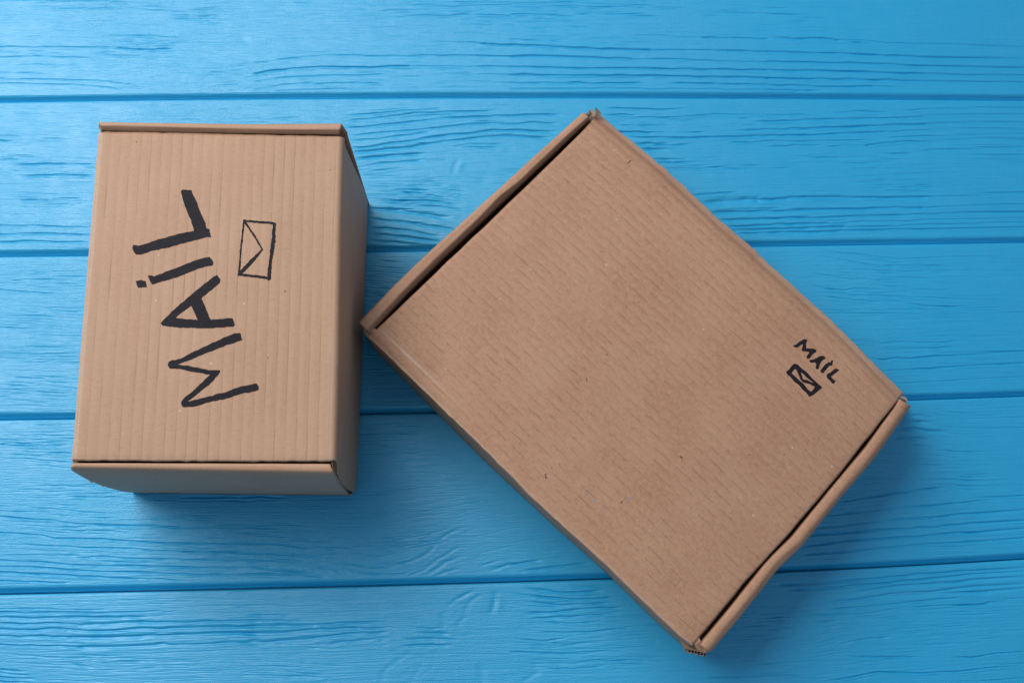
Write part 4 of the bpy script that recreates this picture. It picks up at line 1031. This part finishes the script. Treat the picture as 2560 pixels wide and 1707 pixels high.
# lower right rolled wall: a little below the lid
oLR = [(2277, 1014), (2270, 1026), (2190, 1141), (2106, 1239), (2005, 1364), (1955, 1412), (1938, 1430), (1896, 1484), (1849, 1543), (1775, 1631)]
wR = WOB(61, .5) + np.interp(np.linspace(0, 1, 60), [0, .3, .55, .62, .75, 1], [0, 0, -1, 3.5, 1, 0])
rowsR = [(.0003, off(oLR, 14)), (H2 * .5, off(oLR, 7)), (H2 - .010, off(oLR, 2)), (H2 - .0062, oLR), (H2 - .0042, off(oLR, 1)), (H2 - .0028, off(oLR, 4, wob=wR * .5)), (H2 - .0020, off(oLR, 7.5, wob=wR)), (H2 - .0016, off(oLR, 10, wob=wR)), (H2 - .0011, off(oLR, 17, wob=wR * .5)), (H2 - .0011, off(oLR, 26)),
         (H2 - .0015, off(oLR, 30)), (H2 - .0032, off(oLR, 34.5)), (H2 - .007, off(oLR, 38.5)), (H2 - .018, off(oLR, 43)), (.030, off(oLR, 52)), (.010, off(oLR, 62))]
ribbon('rolled_wall', rowsR, 150, M_K2W, box2, .0002, 43, thick=.0015, flip=False)
bots = [unproj(932, 873, 0), unproj(1505, 325, 0), unproj(2250, 1040, 0), unproj(1712, 1620, 0)]
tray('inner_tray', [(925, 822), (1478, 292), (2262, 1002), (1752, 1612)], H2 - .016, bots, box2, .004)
# corner scraps of box 2; the dark ones paint in the hollows' shade
ML = simple('torn_liner', (.36, .235, .16), .8, 1.4, .15, 700); MD = simple('hollow_shade_board', (.20, .14, .10), .9, 1.4, .3, 900)
def scrap(pts, z, mat=ML, th=.0009): return chip('torn_or_shade_chip', pts, z, th, mat, box2)
scrap([(1478, 274), (1484, 277), (1488, 284), (1487, 291), (1482, 292), (1480, 284), (1476, 278)], H2 + .001)
scrap([(1488, 268), (1492, 271), (1500, 279), (1503, 283), (1501, 288), (1495, 291), (1490, 291), (1489, 282)], [H2 + .004, H2 + .003, H2 + .001, H2, H2, H2, H2, H2 + .002])
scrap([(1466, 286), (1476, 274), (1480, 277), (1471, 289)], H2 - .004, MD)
scrap([(1468, 292), (1477, 282), (1478, 284), (1470, 295)], H2 - .006, ML)
scrap([(2249, 992), (2256, 990), (2264, 992), (2268, 998), (2270, 1006), (2264, 1000), (2256, 996)], H2 - .001)
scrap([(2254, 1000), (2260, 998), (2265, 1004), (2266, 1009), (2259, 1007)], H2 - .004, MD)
scrap([(908, 822), (915, 816), (928, 818), (945, 824), (940, 829), (922, 830), (912, 832)], [H2 - .002, H2 - .001, H2 - .0008, H2 - .0006, H2 - .001, H2 - .001, H2 - .003], M_K2W)
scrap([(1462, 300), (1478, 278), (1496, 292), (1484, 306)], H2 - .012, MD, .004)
# tongue at the lower corner, split from the lid, and the cut corrugated edge below it
scrap([(1736, 1611), (1740, 1600), (1748, 1593), (1752, 1602), (1768, 1628), (1760, 1631), (1746, 1627)], [H2 - .0012, H2 - .0008, H2 - .0006, H2 - .001, H2 - .004, H2 - .006, H2 - .004], M_K2W, .0012)
def flutes():
    """cut edge of corrugated board: two liners with a wave between them"""
    a0, a1 = np.array([1712., 1619.5]), np.array([1768., 1632.]); b0, b1 = np.array([1713.5, 1628.]), np.array([1765., 1640.])
    z = .030; V = []; F = []
    def strip(pts, w):
        pts = np.array(pts); t = np.gradient(pts, axis=0); t /= np.linalg.norm(t, axis=1)[:, None]; n = np.stack([-t[:, 1], t[:, 0]], -1) * w / 2
        L, R = pts + n, pts - n; base = len(V)
        for zz in (z, z - .006):
            for q in (L, R):
                V.extend(unproj(q[:, 0], q[:, 1], zz).tolist() if zz == z else (unproj(q[:, 0], q[:, 1], z) - [0, 0, .006]).tolist())
        m = len(pts)
        for i in range(m - 1):
            f0 = base + i
            F.append((f0, f0 + 1, f0 + m + 1, f0 + m)); F.append((f0, f0 + 2 * m, f0 + 2 * m + 1, f0 + 1)); F.append((f0 + m, f0 + m + 1, f0 + 3 * m + 1, f0 + 3 * m))
            F.append((f0 + 2 * m, f0 + 3 * m, f0 + 3 * m + 1, f0 + 2 * m + 1))
    s = np.linspace(0, 1, 24)[:, None]
    j = np.array([[rnd.uniform(-.4, .4), rnd.uniform(-.4, .4)] for _ in range(24)])
    strip(a0 + (a1 - a0) * s + j, 1.9); strip(b0 + (b1 - b0) * s - j, 2.2)
    s = np.linspace(0.02, .98, 60)[:, None]; w = .5 + .5 * np.sin(s * 22)
    strip((a0 + (a1 - a0) * s) * (1 - w) + (b0 + (b1 - b0) * s) * w, 1.6)
    o = obj_from('corrugated_edge', V, F, simple('cut_liner', (.46, .37, .29), .8, 1.4, .3, 900), box2, smooth=False)
flutes()
scrap([(1714, 1620), (1766, 1632), (1763, 1639), (1714, 1628)], .0235, simple('slot_shadow_board', (.10, .07, .05), .9), .001)  # dark backing: shade between the flutes put into its colour
scrap([(1700, 1600), (1736, 1610), (1762, 1630), (1740, 1627), (1712, 1620)], .034, M_K2W, .0015)

S2f = Surf(S2[::2, ::2], Z2[::2, ::2])
def z3(pts): return [(1950 + x / 9.225, 830 + y / 9.8) for x, y in pts]
z3 = lambda pts: [(1950 + x * 160 / 1476, 830 + y * 170 / 1568) for x, y in pts]
ink('letter', box2, S2f.z, [('p', z3([(315, 320), (325, 303), (370, 295), (440, 240), (530, 180), (570, 168), (628, 190), (605, 220), (590, 280), (598, 380), (740, 380), (800, 395), (840, 425), (825, 460), (770, 490), (730, 530), (690, 590), (650, 610), (615, 590), (625, 550), (660, 510), (700, 455), (600, 440), (520, 430),
    (508, 400), (530, 330), (535, 262), (460, 300), (400, 345), (365, 350)]))], step=.6, label='small letter M')
ink('letter', box2, S2f.z, [('p', z3([(683, 672), (695, 650), (790, 630), (850, 600), (920, 560), (985, 548), (1015, 565), (1042, 600), (980, 640), (935, 690), (910, 750), (890, 835), (860, 855), (828, 835), (835, 790), (845, 740), (805, 685), (740, 700), (705, 695)]))], step=.6, label='small letter A')
ink('letter', box2, S2f.z, [('p', z3([(930, 895), (960, 860), (1040, 760), (1100, 715), (1150, 700), (1178, 705), (1185, 665), (1205, 652), (1220, 662), (1205, 715), (1205, 755), (1180, 768), (1150, 762), (1110, 800), (1050, 870), (990, 942), (965, 935)]))], step=.6, label='small letter I')
ink('letter', box2, S2f.z, [('p', z3([(1255, 860), (1285, 845), (1345, 870), (1320, 905), (1240, 965), (1165, 1020), (1200, 1070), (1270, 1130), (1262, 1155), (1225, 1182), (1190, 1150), (1150, 1095), (1090, 1050), (1080, 1010), (1095, 970), (1180, 930)]))], step=.6, label='small letter L')
ink('envelope_drawing', box2, S2f.z, [('p', z3([(148, 930), (165, 900), (210, 870), (260, 800), (310, 745), (345, 732), (390, 742), (500, 850), (600, 920), (760, 1090), (870, 1190), (930, 1245), (968, 1270), (900, 1330), (830, 1390), (750, 1450), (680, 1478), (655, 1450), (600, 1380), (520, 1310), (430, 1200), (330, 1130), (250, 1030), (180, 980)]))],
    [z3([(265, 945), (300, 895), (345, 842), (385, 880), (430, 980), (470, 1090), (535, 1160), (680, 1195), (805, 1255), (790, 1290), (740, 1350), (705, 1368), (640, 1320), (540, 1190), (440, 1105), (330, 1005)]),
     z3([(485, 925), (530, 955), (600, 1030), (700, 1110), (790, 1175), (700, 1145), (640, 1110), (530, 1085), (505, 1010)])], step=.6, label='small drawn envelope with flap line')

M_FLECK = simple('blue_paint_fleck', (.26, .30, .40), .7, 1.4, .3, 900); M_FIBRE = simple('dark_fibre', (.05, .03, .02), .8)
for pts, w in (([(1466, 1233), (1470, 1236)], [2.5, 2]), ([(1484, 1250), (1489, 1254), (1486, 1258)], [3, 2]), ([(1572, 1244), (1577, 1245)], [3, 2.2]), ([(1505, 1268), (1510, 1270)], [2, 1.6]), ([(1569, 1250), (1571, 1246)], [2, 2])):
    o = ink('paint_fleck', box2, S2f.z, [('s', pts, w)], step=.6); o.data.materials[0] = M_FLECK
for pts in ([(1365, 1184), (1362, 1188), (1364, 1193), (1369, 1194)], [(1552, 1256), (1556, 1253)], [(1570, 408), (1577, 401)], [(1466, 945), (1467, 951)], [(1700, 1140), (1705, 1144)]):
    o = ink('paper_fibre', box2, S2f.z, [('s', pts, [1.6] * len(pts))], step=.5); o.data.materials[0] = M_FIBRE
